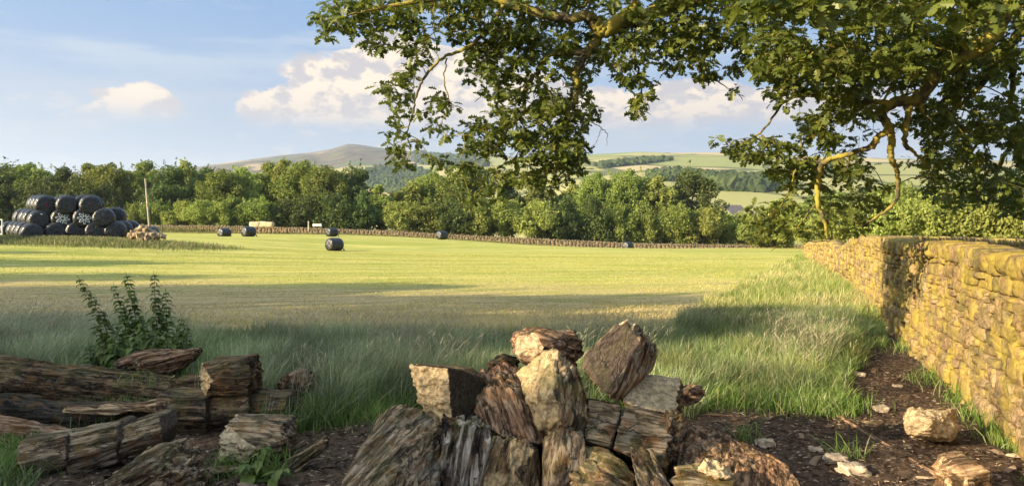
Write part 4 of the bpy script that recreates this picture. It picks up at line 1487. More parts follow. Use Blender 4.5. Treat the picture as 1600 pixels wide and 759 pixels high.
def displace(P, N, axis_frame, seed, fibre=0.010, lump=0.02, pale=None, brk=0.0, cut=None, torn=0.0):
    """P,N in world axes relative to the log's centre"""
    Q = P @ axis_frame
    f1 = fbm(np.stack([Q[:, 0] * 3.0, Q[:, 1] * 38, Q[:, 2] * 38], 1), 3, seed)
    f2 = 1 - np.abs(fbm(np.stack([Q[:, 0] * 2.2, Q[:, 1] * 15, Q[:, 2] * 15], 1), 3, seed + 9)) * 2.2
    l1 = fbm(P * 5.5, 4, seed + 5)
    d_ = lump * l1 * 0.95
    Na = N @ axis_frame[:, 0]
    fibw = np.ones(len(P))
    if cut is not None:
        fibw = 1 - cut
    d_ = d_ + fibre * fibw * (f1 * 1.2 - np.clip(f2, 0, 1) ** 3 * 1.6)
    if pale is not None and brk:
        b1_ = fbm(P * 26, 4, seed + 3); b2_ = fbm(P * 9, 3, seed + 4)
        d_ = d_ + pale * brk * (b1_ * 1.0 + b2_ * 0.9)
    out = P + N * d_[:, None]
    if torn:
        tn_ = fbm(np.stack([np.zeros(len(P)), Q[:, 1] * 34, Q[:, 2] * 34], 1), 4, seed + 21) + 0.6 * fbm(np.stack([np.zeros(len(P)), Q[:, 1] * 11, Q[:, 2] * 11], 1), 2, seed + 22)
        reach = np.clip((np.abs(Na) - 0.25) / 0.5, 0, 1) * np.sign(Na)
        out = out + axis_frame[:, 0] * (reach * fibw * tn_ * torn)[:, None]
    return out


def chunk(name, label, pts, grain, mat, seed, vox=0.0075, torn=0.035, fibre=0.010, lump=0.020, pale=(), cut=(), brk=0.03, cat='log', group=None, parent=None, rnd=1.0, sharp=0.55, smooth=True):
    """a lump of wood: hull of corner points (px, row, distance), rounded, with fibres along the grain"""
    pts = np.array([wp(*p) for p in pts])
    c0 = pts.mean(0)
    bm = bmesh.new()
    for p in pts:
        bm.verts.new(p - c0)
    res = bmesh.ops.convex_hull(bm, input=bm.verts)
    junk = [v for v in bm.verts if not v.link_faces]
    bmesh.ops.delete(bm, geom=junk, context='VERTS')
    bmesh.ops.bevel(bm, geom=bm.edges[:], offset=0.007 * rnd, segments=1, affect='EDGES')
    me0 = bpy.data.meshes.new('tmp')
    bm.to_mesh(me0); bm.free()
    o0 = bpy.data.objects.new('tmp', me0)
    COL.objects.link(o0)
    md = o0.modifiers.new('r', 'REMESH')
    md.mode = 'VOXEL'; md.voxel_size = vox; md.adaptivity = 0
    dg = bpy.context.evaluated_depsgraph_get()
    me1 = bpy.data.meshes.new_from_object(o0.evaluated_get(dg))
    bpy.data.objects.remove(o0)
    n = len(me1.vertices)
    P = np.empty(n * 3, dtype=np.float32); me1.vertices.foreach_get('co', P); P = P.reshape(-1, 3).astype(float)
    N = np.empty(n * 3, dtype=np.float32); me1.vertices.foreach_get('normal', N); N = N.reshape(-1, 3).astype(float)
    fr = frame_from(np.array(grain, float))

    def zone(ds):
        z_ = np.zeros(n)
        for d_ in ds:
            th = 0.62
            if len(d_) == 4:
                th = d_[3]; d_ = d_[:3]
            d_ = np.array(d_, float); d_ /= np.linalg.norm(d_)
            z_ = np.maximum(z_, np.clip((N @ d_ - th) / 0.15, 0, 1))
        return z_
    pz, cz = zone(pale), zone(cut)
    P2 = displace(P, N, fr, seed, fibre * 0.8, lump, pz, brk, cz, torn)
    up = np.clip(N[:, 2], 0, 1)
    Q = P2 @ fr
    me1.vertices.foreach_set('co', Q.astype(np.float32).ravel())
    a_ = me1.attributes.new('col', 'FLOAT_COLOR', 'POINT')
    a_.data.foreach_set('color', np.stack([pz, cz, up, np.ones(n)], 1).astype(np.float32).ravel())
    me1.polygons.foreach_set('use_smooth', np.full(len(me1.polygons), smooth, dtype=bool))
    me1.materials.clear(); me1.materials.append(M[mat])
    me1.update()
    o = bpy.data.objects.new(name, me1)
    COL.objects.link(o)
    Mx = Matrix([list(fr[0]) + [c0[0]], list(fr[1]) + [c0[1]], list(fr[2]) + [c0[2]], [0, 0, 0, 1]])
    if parent is not None:
        o.parent = parent
        o.matrix_basis = Matrix.Translation(-Vector(parent.location)) @ Mx
    else:
        o.matrix_world = Mx
        tag(o, label, cat, group)
    return o


def trunk_log(name, label, path, rad, mat, seed, nt_=90, nl=120, fibre=0.012, lump=0.03, rag=0.05, flat=1.0, cat='log', group=None, parent=None, paleends=True, hollow=0.0, notch=()):
    """a long log along path (px, row, distance), radii in metres, ragged ends"""
    Pp = smooth_path([wp(*p) for p in path], nl)
    rd = np.interp(np.linspace(0, 1, nl), np.linspace(0, 1, len(rad)), rad)
    c0 = Pp.mean(0)
    ax_ = Pp[-1] - Pp[0]
    fr = frame_from(ax_)
    Lg = Pp - c0
    rings, meta = [], []
    # end caps as shrinking rings
    seq = [(0, f) for f in (0.02, 0.35, 0.6, 0.8, 0.93)] + [(i, 1.0) for i in range(nl)] + [(nl - 1, f) for f in (0.93, 0.8, 0.6, 0.35, 0.02)]
    ang = np.arange(nt_) / nt_ * 2 * math.pi
    r_ = rng(seed)
    for i, f in seq:
        b_ = fr[:, 1] * np.cos(ang)[:, None] + fr[:, 2] * np.sin(ang)[:, None] * flat
        shp = 1 + 0.16 * vnoise(np.stack([np.cos(ang) * 1.3, np.sin(ang) * 1.3, np.full(nt_, i / nl * 1.5)], 1), seed) + 0.06 * vnoise(np.stack([np.cos(ang) * 4, np.sin(ang) * 4, np.full(nt_, i / nl * 1.5)], 1), seed + 2)
        rings.append(Lg[i] + b_ * (rd[i] * f * shp)[:, None])
        meta.append((i, f))
    V = np.concatenate(rings)
    fi = np.repeat([m_[0] / (nl - 1) for m_ in meta], nt_); ff = np.repeat([m_[1] for m_ in meta], nt_)
    cen = np.concatenate([np.tile(Lg[m_[0]], (nt_, 1)) for m_ in meta])
    N = V - cen
    N /= np.linalg.norm(N, axis=1)[:, None] + 1e-9
    endw = (ff < 1).astype(float)
    Q = V @ fr
    yz = np.stack([np.zeros(len(Q)), Q[:, 1] * 22, Q[:, 2] * 22], 1)
    ragn = fbm(yz, 4, seed + 8)
    side = np.where(fi > 0.5, 1.0, -1.0)
    endfall = np.clip(1 - np.minimum(fi, 1 - fi) * nl / 10, 0, 1)
    P2 = displace(V, N * (1 - endw)[:, None], fr, seed, fibre, lump)
    P2 = P2 + fr[:, 0] * (side * ragn * rag * endfall)[:, None]
    for (t0, wd, dp) in notch:
        k = np.exp(-((fi - t0) / wd) ** 2)
        P2 -= N * (k * dp)[:, None]
    pz = endw * (1 if paleends else 0)
    up = np.clip(N[:, 2], 0, 1) * (1 - endw)
    Q2 = P2 @ fr
    n = len(meta)
    i = np.arange(n - 1)[:, None] * nt_; j = np.arange(nt_)[None]; j2 = (j + 1) % nt_
    Fq = np.stack([i + j, i + j2, i + nt_ + j2, i + nt_ + j], -1).reshape(-1, 4)
    Fq = Fq[:, ::-1]
    me1 = mesh_np(name, Q2, Fq, smooth=True, col=np.stack([pz, np.zeros(len(pz)), up], 1))
    o = link(name, me1, M[mat])
    Mx = Matrix([list(fr[0]) + [c0[0]], list(fr[1]) + [c0[1]], list(fr[2]) + [c0[2]], [0, 0, 0, 1]])
    if parent is not None:
        o.parent = parent
        o.matrix_basis = Matrix.Translation(-Vector(parent.location)) @ Mx
    else:
        o.matrix_world = Mx
        tag(o, label, cat, group)
    return o


def quad_chunk(front, back_dd, d_, **kw):
    """corner points from a front outline [(px,row[,extra distance])] and the same outline back_dd further, shrunk a little in the view by perspective only"""
    out = []
    for p in front:
        e = p[2] if len(p) > 2 else 0
        out.append((p[0], p[1], d_ + e))
        # same world x,z shifted back
        X_ = (p[0] - CX) / F * (d_ + e); Z_ = (HY - p[1]) / F * (d_ + e)
        dd = d_ + e + back_dd
        out.append((CX + X_ / dd * F, HY - Z_ / dd * F, dd))
    return out


PILE = 'logs of the middle pile'
LEFT = 'logs lying at the left'
# --- the left group
trunk_log('fallen_trunk', 'long mossy grey trunk at the back of the left logs, thickest at the photo edge', [(-140, 576, 6.6), (0, 592, 6.75), (120, 600, 6.85), (265, 612, 7.0)],
          [0.27, 0.225, 0.19, 0.17], 'w_dark', 101, 100, 170, group=LEFT, lump=0.045)
trunk_log('fallen_trunk', 'long trunk in the second line, blackened left and torn brown at its right end', [(-140, 640, 5.9), (0, 650, 5.95), (130, 655, 6.05), (244, 648, 6.15)], [0.17, 0.165, 0.14, 0.12], 'w_black', 102, 90, 150, group=LEFT, rag=0.12)
trunk_log('split_log', 'torn ochre slab of wood lying on the blackened trunk', [(110, 640, 5.92), (170, 640, 5.95), (243, 633, 6.0)], [0.05, 0.075, 0.07], 'w_tan', 103, 60, 90, rag=0.12, lump=0.03, flat=0.6, group=LEFT)
trunk_log('split_log', 'flaky reddish brown log at the left photo edge', [(-120, 668, 5.5), (0, 672, 5.5), (60, 680, 5.5), (112, 688, 5.5)], [0.12, 0.11, 0.10, 0.06], 'w_red', 104, 70, 110, rag=0.1, lump=0.03, group=LEFT)
# three saw-cut lengths in front
root = empty('sawn_log', tuple(wp(135, 720, 4.95)))
for k, (xa, ya, xb, yb, h0, h1) in enumerate(((24, 690, 98, 682, 74, 68), (101, 680, 179, 664, 70, 62), (178, 668, 246, 650, 52, 54))):
    d0, d1 = 4.78 + 0.1 * k, 4.88 + 0.1 * k
    fr_ = [(xa, ya, 0.02), (xb, yb, 0.08), (xa, ya + h0, 0.0), (xb, yb + h1, 0.08), (xa - 2, ya + h0 * 0.5, -0.06), (xb + 2, yb + h1 * 0.5, 0.0)]
    chunk('section', None, quad_chunk(fr_, 0.26, d0), (1, 0.15, 0.22), 'w_grey', 110 + k, fibre=0.012, lump=0.02, torn=0.015, cut=((-1, 0, -.2, .75), (1, 0, .2, .75)), parent=root)
tag(root, 'weathered grey log sawn into three lengths at the lower left', 'log', LEFT)
# squared dark log with the block on top
root = empty('sawn_log', tuple(wp(350, 650, 6.0)))
for k, (xa, ya, xb, yb, h0, h1) in enumerate(((241, 619, 320, 622, 76, 60), (321, 622, 387, 616, 66, 56), (386, 616, 446, 620, 52, 40))):
    fr_ = [(xa, ya, 0.04), (xb, yb, 0.04), (xa, ya + h0, 0.03), (xb, yb + h1, 0.03), (xa, ya + h0 * 0.55, -0.07), (xb, yb + h1 * 0.55, -0.06)]
    chunk('section', None, quad_chunk(fr_, 0.30, 5.8 + 0.08 * k), (1, 0.05, 0), 'w_dark', 120 + k, fibre=0.005, lump=0.03, torn=0.015, cut=((1, 0, 0, .75),), pale=((-1, -.2, 0, .75),) if k == 0 else (), parent=root)
fr_ = [(446, 628, 0.05), (464, 632, 0.1), (446, 658, 0.05), (462, 648, 0.1)]
chunk('section', None, quad_chunk(fr_, 0.2, 6.05), (1, 0.05, 0), 'w_dark', 124, fibre=0.014, lump=0.03, parent=root)
tag(root, 'dark squared log sawn into lengths, carrying the upright block', 'log', LEFT)
chunk('wood_block', 'dark block standing on the squared log, pale edge on its left', quad_chunk([(317, 566, .05), (386, 558, .05), (316, 622, .03), (389, 618, .03), (335, 595, -.06), (388, 592, -.02)], 0.28, 5.85), (1, 0.1, 0.05), 'w_dark', 130,
      fibre=0.007, lump=0.03, pale=((-1, -.3, 0, .7),), group=LEFT, cat='log')
chunk('split_log', 'splintered piece of old trunk behind the left logs at the foot of the nettles', quad_chunk([(178, 562), (200, 553), (296, 548), (298, 556), (270, 586), (180, 585), (230, 570, -.1)], 0.25, 7.1), (1, 0.2, 0.25), 'w_red', 131, fibre=0.022, lump=0.03, group=LEFT, cat='log')
chunk('split_log', 'short dark piece of log between the back trunk and the upright block', quad_chunk([(262, 594), (310, 590), (262, 620), (312, 616)], 0.25, 6.9), (1, 0.1, 0), 'w_dark', 132, fibre=0.016, group=LEFT)
chunk('round_log', 'round brown log end lying in the grass right of the upright block', quad_chunk([(428, 603), (436, 590), (455, 585), (474, 590), (482, 603), (478, 616), (455, 622), (432, 616)], 0.34, 6.9), (0.2, 1, 0), 'w_red', 133,
      fibre=0.01, lump=0.02, group=LEFT, pale=())
chunk('log_stump', 'chunk of log with a pale torn left end beside the small green plant', quad_chunk([(352, 658, .08), (440, 664, .08), (336, 690, .0), (345, 724, .0), (378, 726, -.02), (400, 700, -.08), (443, 712, .05), (444, 690, 0)], 0.26, 5.05), (1, -0.1, 0), 'w_grey', 134,
      fibre=0.009, pale=((-.75, -.65, 0, .55),), brk=0.03, group=LEFT)
chunk('split_log', 'grey splintered chunk cut by the bottom photo edge, pointing up left to right', quad_chunk([(155, 757), (205, 716, .1), (258, 700, .1), (290, 722, .05), (304, 775), (160, 790), (240, 735, -.1)], 0.25, 4.45), (1, 0.2, 0.55), 'w_grey', 135, fibre=0.026, lump=0.03, group=LEFT)
chunk('split_log', 'thin splintered slab pointing up to the right, beside the small green plant', quad_chunk([(438, 728), (500, 686, .1), (511, 690, .1), (508, 704, .05), (462, 742), (442, 740)], 0.12, 4.85), (1, 0.2, 0.65), 'w_grey', 136, fibre=0.018, lump=0.02, group=LEFT)
trunk_log('broken_branch', 'short broken branch lying in front of the pale-ended chunk', [(290, 745, 4.7), (330, 738, 4.8), (372, 734, 4.9)], [0.03, 0.035, 0.028], 'w_grey', 137, 30, 50, fibre=0.006, lump=0.012, rag=0.03, group=LEFT)
trunk_log('broken_branch', 'thin dark stick leaning against the slanting slab', [(412, 735, 5.0), (440, 712, 5.05), (478, 693, 5.1)], [0.014, 0.015, 0.012], 'w_dark', 138, 16, 40, fibre=0.002, lump=0.006, rag=0.02, group=LEFT)

# --- the pile in the middle
chunk('split_log', 'block with a bright pale torn face left and a black sawn face right', [(646, 570, 4.72), (700, 573, 4.55), (758, 590, 4.80), (741, 574, 4.9), (655, 568, 4.98), (650, 612, 4.7), (688, 650, 4.62), (708, 682, 4.52), (735, 676, 4.62), (762, 625, 4.82), (665, 655, 4.85), (745, 660, 4.95), (745, 600, 5.05)],
      (0.75, -0.55, 0.1), 'w_dark', 201, fibre=0.006, lump=0.014, pale=((-0.55, -0.75, 0.05, 0.80), (-1, 0, 0, .6)), cut=((0.75, -0.6, 0, 0.55),), brk=0.030, group=PILE)
chunk('split_log', 'large long log slanting down to the left at the front of the middle pile', [(610, 632, 4.75), (660, 640, 4.62), (690, 668, 4.5), (688, 790, 4.2), (640, 830, 4.05), (530, 800, 4.05), (528, 760, 4.15), (560, 712, 4.35), (590, 655, 4.9), (640, 640, 5.0), (600, 760, 3.95), (500, 830, 4.2)],
      (0.55, 0.55, 0.63), 'w_grey', 202, fibre=0.016, lump=0.010, torn=0.02, group=PILE)
chunk('split_log', 'upright slab of silvery streaked wood at the front of the middle pile', quad_chunk([(687, 652, .06), (720, 662, .0), (768, 668, .05), (762, 720, .0), (748, 765, 0), (740, 800), (690, 800), (688, 720, -.03)], 0.22, 4.38), (0.15, -0.05, 1), 'w_silver', 203, fibre=0.024, lump=0.025, group=PILE)
chunk('split_log', 'block of pale mossy wood right of the silvery slab, with small dark holes', quad_chunk([(768, 682, .05), (800, 684), (842, 702, .02), (846, 800), (744, 800), (752, 745, 0), (800, 740, -.06)], 0.25, 4.36), (0.2, -0.05, 1), 'w_moss', 204, fibre=0.014, lump=0.028, pale=((0, -1, 0.1, .86),), brk=0.012, group=PILE)
chunk('split_log', 'rotten hollow log leaning in the centre of the pile, a black sawn end below', [(748, 580, 5.0), (790, 566, 5.1), (820, 580, 5.0), (852, 640, 4.7), (862, 684, 4.5), (838, 694, 4.42), (795, 690, 4.42), (765, 672, 4.46), (742, 640, 4.6), (735, 655, 4.72), (770, 600, 4.65), (812, 618, 4.52), (850, 690, 4.7), (780, 690, 4.8)],
      (0.35, -0.5, -0.8), 'w_red', 205, fibre=0.022, lump=0.035, cut=((0.2, -0.75, -0.65, .74),), pale=((-0.5, -0.8, 0.1, .88),), brk=0.02, group=PILE)
chunk('split_log', 'dark slab tip showing behind the hollow log', quad_chunk([(760, 572), (785, 558), (810, 566), (806, 590), (765, 590)], 0.2, 5.1), (1, 0.4, -0.3), 'w_black', 206, fibre=0.012, group=PILE)
chunk('split_log', 'crumbling reddish chunk on top of the pile, left of the tilted block', quad_chunk([(806, 526, .05), (835, 518, .0), (880, 520, .05), (905, 528, .1), (912, 552, .1), (895, 590, .05), (845, 590), (812, 560, .03), (850, 545, -.08)], 0.26, 4.95), (1, -0.1, -0.1), 'w_red', 207,
      fibre=0.014, lump=0.045, pale=((-0.4, -0.85, 0.2, .80),), brk=0.022, group=PILE)
chunk('split_log', 'big rounded mossy tan chunk in the middle of the pile', [(838, 555, 4.75), (868, 548, 4.7), (893, 568, 4.62), (915, 610, 4.58), (924, 655, 4.56), (908, 680, 4.52), (870, 690, 4.45), (842, 668, 4.44), (818, 622, 4.55), (806, 582, 4.7), (862, 610, 4.38), (880, 650, 4.36), (850, 560, 5.0), (905, 590, 5.0), (920, 660, 4.9), (830, 650, 4.9)],
      (0.3, 0.2, 1), 'w_moss', 208, fibre=0.010, lump=0.03, brk=0.018, pale=((-0.5, -0.7, 0.35, .55),), group=PILE)
chunk('split_log', 'tilted block balanced at the top right of the pile, dark grained cut face', [(912, 552, 4.62), (966, 503, 4.78), (988, 508, 4.76), (1004, 535, 4.66), (948, 618, 4.42), (935, 600, 4.46), (910, 575, 4.58), (1026, 562, 4.82), (1022, 580, 4.78), (975, 620, 4.62), (955, 622, 4.5), (992, 505, 5.0), (1028, 548, 5.02), (920, 560, 4.95), (960, 615, 4.9)],
      (0.50, 0.13, 0.85), 'w_grey', 209, fibre=0.008, lump=0.008, cut=((-0.35, -0.93, 0.1, .62),), pale=((0.3, 0, 0.9, .8),), brk=0.012, group=PILE)
chunk('split_log', 'flat slab with a pale yellow top right of the tilted block', [(978, 600, 4.72), (1005, 585, 4.95), (1066, 588, 4.98), (1058, 648, 4.62), (1000, 634, 4.60), (972, 628, 4.64), (1064, 612, 4.9), (1050, 665, 4.62), (985, 645, 4.62), (1062, 650, 4.95), (1000, 640, 5.0)],
      (1, 0.1, -0.12), 'w_grey', 210, fibre=0.008, lump=0.012, pale=((0.1, -0.55, 0.8, .62),), brk=0.010, group=PILE)
root = empty('sawn_log', tuple(wp(985, 680, 4.6)))
chunk('section', None, [(918, 622, 4.62), (974, 632, 4.58), (955, 700, 4.40), (915, 690, 4.42), (925, 622, 4.9), (972, 634, 4.9), (955, 715, 4.8), (915, 700, 4.8)], (1, 0, -0.2), 'w_grey', 211, fibre=0.010, lump=0.012, cut=((1, 0, 0, .8),), parent=root)
chunk('section', None, [(977, 634, 4.57), (1052, 652, 4.52), (1040, 735, 4.30), (960, 702, 4.38), (978, 640, 4.9), (1052, 655, 4.9), (1040, 745, 4.75), (960, 715, 4.8)], (1, 0, -0.2), 'w_grey', 212, fibre=0.010, lump=0.014, cut=((-1, 0, 0, .8),), parent=root)
tag(root, 'grey block with one dark saw cut across it under the tilted block', 'log', PILE)
chunk('split_log', 'smooth grey rounded log end below the big tan chunk', quad_chunk([(850, 690, .08), (880, 668, .1), (915, 680, .08), (920, 730), (905, 800), (850, 800), (848, 730, 0), (880, 740, -.06)], 0.3, 4.3), (0.2, 0.3, 1), 'w_grey', 213, fibre=0.004, lump=0.02, cut=((0, -1, 0, .9),), group=PILE)
chunk('split_log', 'dark green grained slab slanting down to the right at the front of the pile', [(897, 690, 4.42), (950, 700, 4.36), (995, 745, 4.26), (1004, 800, 4.1), (900, 800, 4.1), (894, 740, 4.26), (900, 700, 4.7), (990, 750, 4.6), (1000, 800, 4.5), (900, 800, 4.5), (955, 745, 4.16)], (1, -0.1, -0.45), 'w_moss', 214, fibre=0.022, lump=0.018, cut=((0, -1, 0, .86),), group=PILE)
chunk('wood_slab', 'thin grey slab leaning left at the front right of the pile', [(984, 702, 4.2), (1018, 700, 4.24), (1048, 755, 4.12), (1060, 800, 4.0), (1010, 800, 3.98), (992, 745, 4.1), (990, 705, 4.36), (1020, 703, 4.36), (1058, 800, 4.18), (1010, 800, 4.18)], (-0.4, 0.1, 1), 'w_grey', 215, fibre=0.014, lump=0.01, group=PILE)
chunk('wood_slab', 'dark edge-on slab at the right side of the sawn block', quad_chunk([(1046, 652), (1070, 650), (1062, 700), (1046, 742), (1032, 742), (1038, 700)], 0.28, 4.46), (0.2, 1, 0.6), 'w_dark', 216, fibre=0.008, lump=0.012, group=PILE)
chunk('tree_stump', 'brown upright-grained stump at the right end of the pile', [(1076, 668, 4.75), (1105, 664, 4.85), (1140, 680, 4.7), (1185, 702, 4.6), (1230, 724, 4.45), (1256, 760, 4.3), (1262, 830, 4.15), (1050, 830, 4.15), (1056, 740, 4.4), (1060, 700, 4.6), (1140, 720, 4.42), (1120, 690, 5.1), (1240, 740, 4.9), (1070, 700, 5.0)],
      (0.15, 0.35, 1), 'w_red', 217, fibre=0.010, lump=0.025, torn=0.004, group=PILE)
chunk('broken_wood', 'low mossy piece with a crumbly pale yellow top in front of the brown stump', [(1058, 728, 4.2), (1095, 722, 4.22), (1150, 745, 4.15), (1152, 775, 4.05), (1080, 800, 3.95), (1052, 770, 4.05), (1060, 740, 4.38), (1140, 748, 4.34), (1145, 800, 4.2)], (1, 0, -0.15), 'w_moss', 218, fibre=0.008, lump=0.025, group=PILE)
chunk('broken_wood', 'crumbly pale yellow lump of rotten heartwood on the mossy piece by the brown stump', [(1090, 738, 4.16), (1102, 712, 4.22), (1118, 716, 4.22), (1135, 724, 4.2), (1150, 742, 4.16), (1140, 750, 4.10), (1110, 745, 4.1), (1105, 735, 4.34), (1140, 738, 4.32)], (1, 0, 0.2), 'w_tan', 219, fibre=0.004, lump=0.03, vox=0.006,
      pale=((0, -1, 0, -.5), (0, 0, 1, -.5)), brk=0.03, group=PILE)
chunk('broken_wood', 'small reddish chunk at the grass edge right of the flat pale slab', quad_chunk([(1066, 612), (1092, 604), (1101, 614), (1096, 628), (1072, 636)], 0.16, 5.3), (1, 0.2, 0), 'w_red', 220, fibre=0.01, lump=0.025, vox=0.007, group=PILE)
# logs lower in the heap, seen only between the others
chunk('split_log', 'dark log at the bottom of the heap behind the front slabs', quad_chunk([(640, 690), (860, 680), (860, 790), (640, 800)], 0.5, 4.75), (1, 0, 0), 'w_dark', 221, vox=0.014, group=PILE)
chunk('split_log', 'dark log at the bottom of the heap under the sawn block', quad_chunk([(850, 660), (1050, 670), (1050, 790), (850, 790)], 0.5, 4.85), (1, 0, 0), 'w_dark', 222, vox=0.014, group=PILE)

# --- right foreground
chunk('broken_wood', 'squarish tan lump of rotten wood alone on the dark soil', [(1420, 640, 5.5), (1455, 641, 5.5), (1490, 640, 5.52), (1492, 665, 5.46), (1486, 690, 5.40), (1455, 686, 5.34), (1420, 676, 5.4), (1416, 660, 5.46), (1450, 658, 5.3), (1425, 642, 5.7), (1488, 642, 5.74), (1495, 686, 5.66), (1430, 682, 5.64)], (1, 0.1, 0.1), 'w_tan', 230,
      fibre=0.008, lump=0.04, vox=0.007, pale=((0, -1, 0, -.2),), brk=0.022, cat='log')
chunk('broken_wood', 'rounded tan and mossy lump cut by the bottom photo edge at the right', quad_chunk([(1487, 738), (1500, 724, .03), (1530, 719, .05), (1552, 735), (1555, 760), (1540, 790), (1495, 785), (1520, 750, -.06)], 0.2, 4.42), (1, 0.1, 0.1), 'w_tan', 231, fibre=0.006, lump=0.03, vox=0.007, cat='log')
trunk_log('iron_bar', 'long thin rusty bar lying on the dark soil at the right', [(1268, 622, 7.1), (1330, 662, 6.15), (1400, 704, 5.4), (1500, 764, 4.6), (1530, 785, 4.38)], [0.014, 0.017, 0.017, 0.017, 0.017], 'w_red', 232, 14, 80, fibre=0.001, lump=0.006, rag=0.004, cat='bar')
trunk_log('flat_plank', 'thin rotten plank half buried at the grass edge right of the pile', [(1085, 650, 6.4), (1150, 651, 6.4), (1200, 658, 6.25)], [0.02, 0.035, 0.02], 'w_red', 233, 24, 60, fibre=0.006, lump=0.012, flat=0.5, cat='plank')
trunk_log('flat_plank', 'short pale strip of wood beside the rusty bar', [(1338, 658, 6.24), (1365, 661, 6.18), (1392, 668, 6.02)], [0.012, 0.022, 0.012], 'w_grey', 234, 20, 40, fibre=0.004, lump=0.008, flat=0.5, cat='plank')
stones_s = [(1345, 588, .045, 'pale round stone near the far end of the bare soil'), (1380, 643, .05, 'pale lumpy stone left of the squarish tan lump'), (1404, 606, .035, 'white chip of stone on the soil path'), (1198, 697, .05, 'tan stone on the soil right of the stump'),
            (1309, 723, .055, 'pale flat stone below the rusty bar'), (1335, 741, .07, 'broad brown stone near the bottom right of the soil'), (1278, 707, .035, 'small pale stone between stump and rusty bar'), (1398, 520, .09, 'tan stone where the bare soil starts at the grass'), (640, 655, .03, 'small pale chip at the grass edge left of the pile')]
for k, (px, py, s_, lb) in enumerate(stones_s):
    g = Geo()
    x, y = gpx(px, py)
    stone(g, np.zeros(3), np.array([s_ * 1.2, s_, s_ * 0.6]), np.array([1, 0, 0]), np.array([0, 1, 0]), k * 7.7, (1, 1, 1), 0.22)
    o = g.build('small_stone', m_plain('small_stone', (0.48, 0.38, 0.28), 0.9, 0.1, 20, 0.4, 60, 0.5) if k == 0 else bpy.data.materials['small_stone'], None, smooth=True)
    o.location = (x, y, s_ * 0.35 + g1(x, y))
    tag(o, lb, 'stone')

# wood chips and bark crumbs over the soil
r = rng(90)
n = 26000
cx_ = r.uniform(-4.6, 4.6, n); cy_ = r.uniform(3.6, 11, n)
k_ = soilness(cx_, cy_)
cx_, cy_ = cx_[k_], cy_[k_]
n = len(cx_)
big = r.random(n) < 0.10
sz = np.where(big, r.uniform(0.015, 0.04, n), r.uniform(0.004, 0.016, n))
sz = np.where(r.random(n) < 0.012, r.uniform(0.035, 0.08, n), sz)
tetra = np.array([(-1, -.5, 0), (1, -.6, .1), (.9, .5, 0), (-.8, .6, .1), (-.7, -.3, .5), (.6, -.3, .55), (.5, .3, .5), (-.5, .4, .5)])
tf = np.array([(0, 1, 5, 4), (1, 2, 6, 5), (2, 3, 7, 6), (3, 0, 4, 7), (4, 5, 6, 7)])
ang = r.uniform(0, 6.28, n)
asp = r.uniform(0.25, 0.9, n)
V = tetra[None] * np.stack([sz, sz * asp, sz * r.uniform(0.2, 0.6, n)], 1)[:, None]
V = V * (1 + r.uniform(-.3, .3, V.shape))
til = r.uniform(-.5, .5, n)
x2 = V[..., 0] * np.cos(til)[:, None] - V[..., 2] * np.sin(til)[:, None]
z2 = V[..., 0] * np.sin(til)[:, None] + V[..., 2] * np.cos(til)[:, None]
x3 = x2 * np.cos(ang)[:, None] - V[..., 1] * np.sin(ang)[:, None]
y3 = x2 * np.sin(ang)[:, None] + V[..., 1] * np.cos(ang)[:, None]
zg = gz(cx_, cy_) + noise2(cx_, cy_, 1.3, 3, 3) * 0.03 + 0.012
W_ = np.stack([x3 + cx_[:, None], y3 + cy_[:, None], z2 + zg[:, None]], -1).reshape(-1, 3)
Fq = (tf[None] + (np.arange(n) * 8)[:, None, None]).reshape(-1, 4)
pal = np.array([(0.05, 0.034, 0.025), (0.10, 0.065, 0.045), (0.17, 0.12, 0.085), (0.035, 0.025, 0.02), (0.40, 0.30, 0.20), (0.24, 0.17, 0.12)])
ci = r.choice(6, n, p=[0.28, 0.28, 0.18, 0.16, 0.04, 0.06])
cl = np.repeat(pal[ci] * r.uniform(0.7, 1.3, n)[:, None], 8, 0)
me = mesh_np('wood_chips', W_, Fq, col=cl)
M['chips'] = m_col('chips', 0.9, 0.1)
tag(link('wood_chips', me, M['chips']), 'dark wood chips and bark crumbs strewn over the bare soil', 'wood chips', kind='stuff')

# ------------------------------------------------------------------ grass
print('grass')


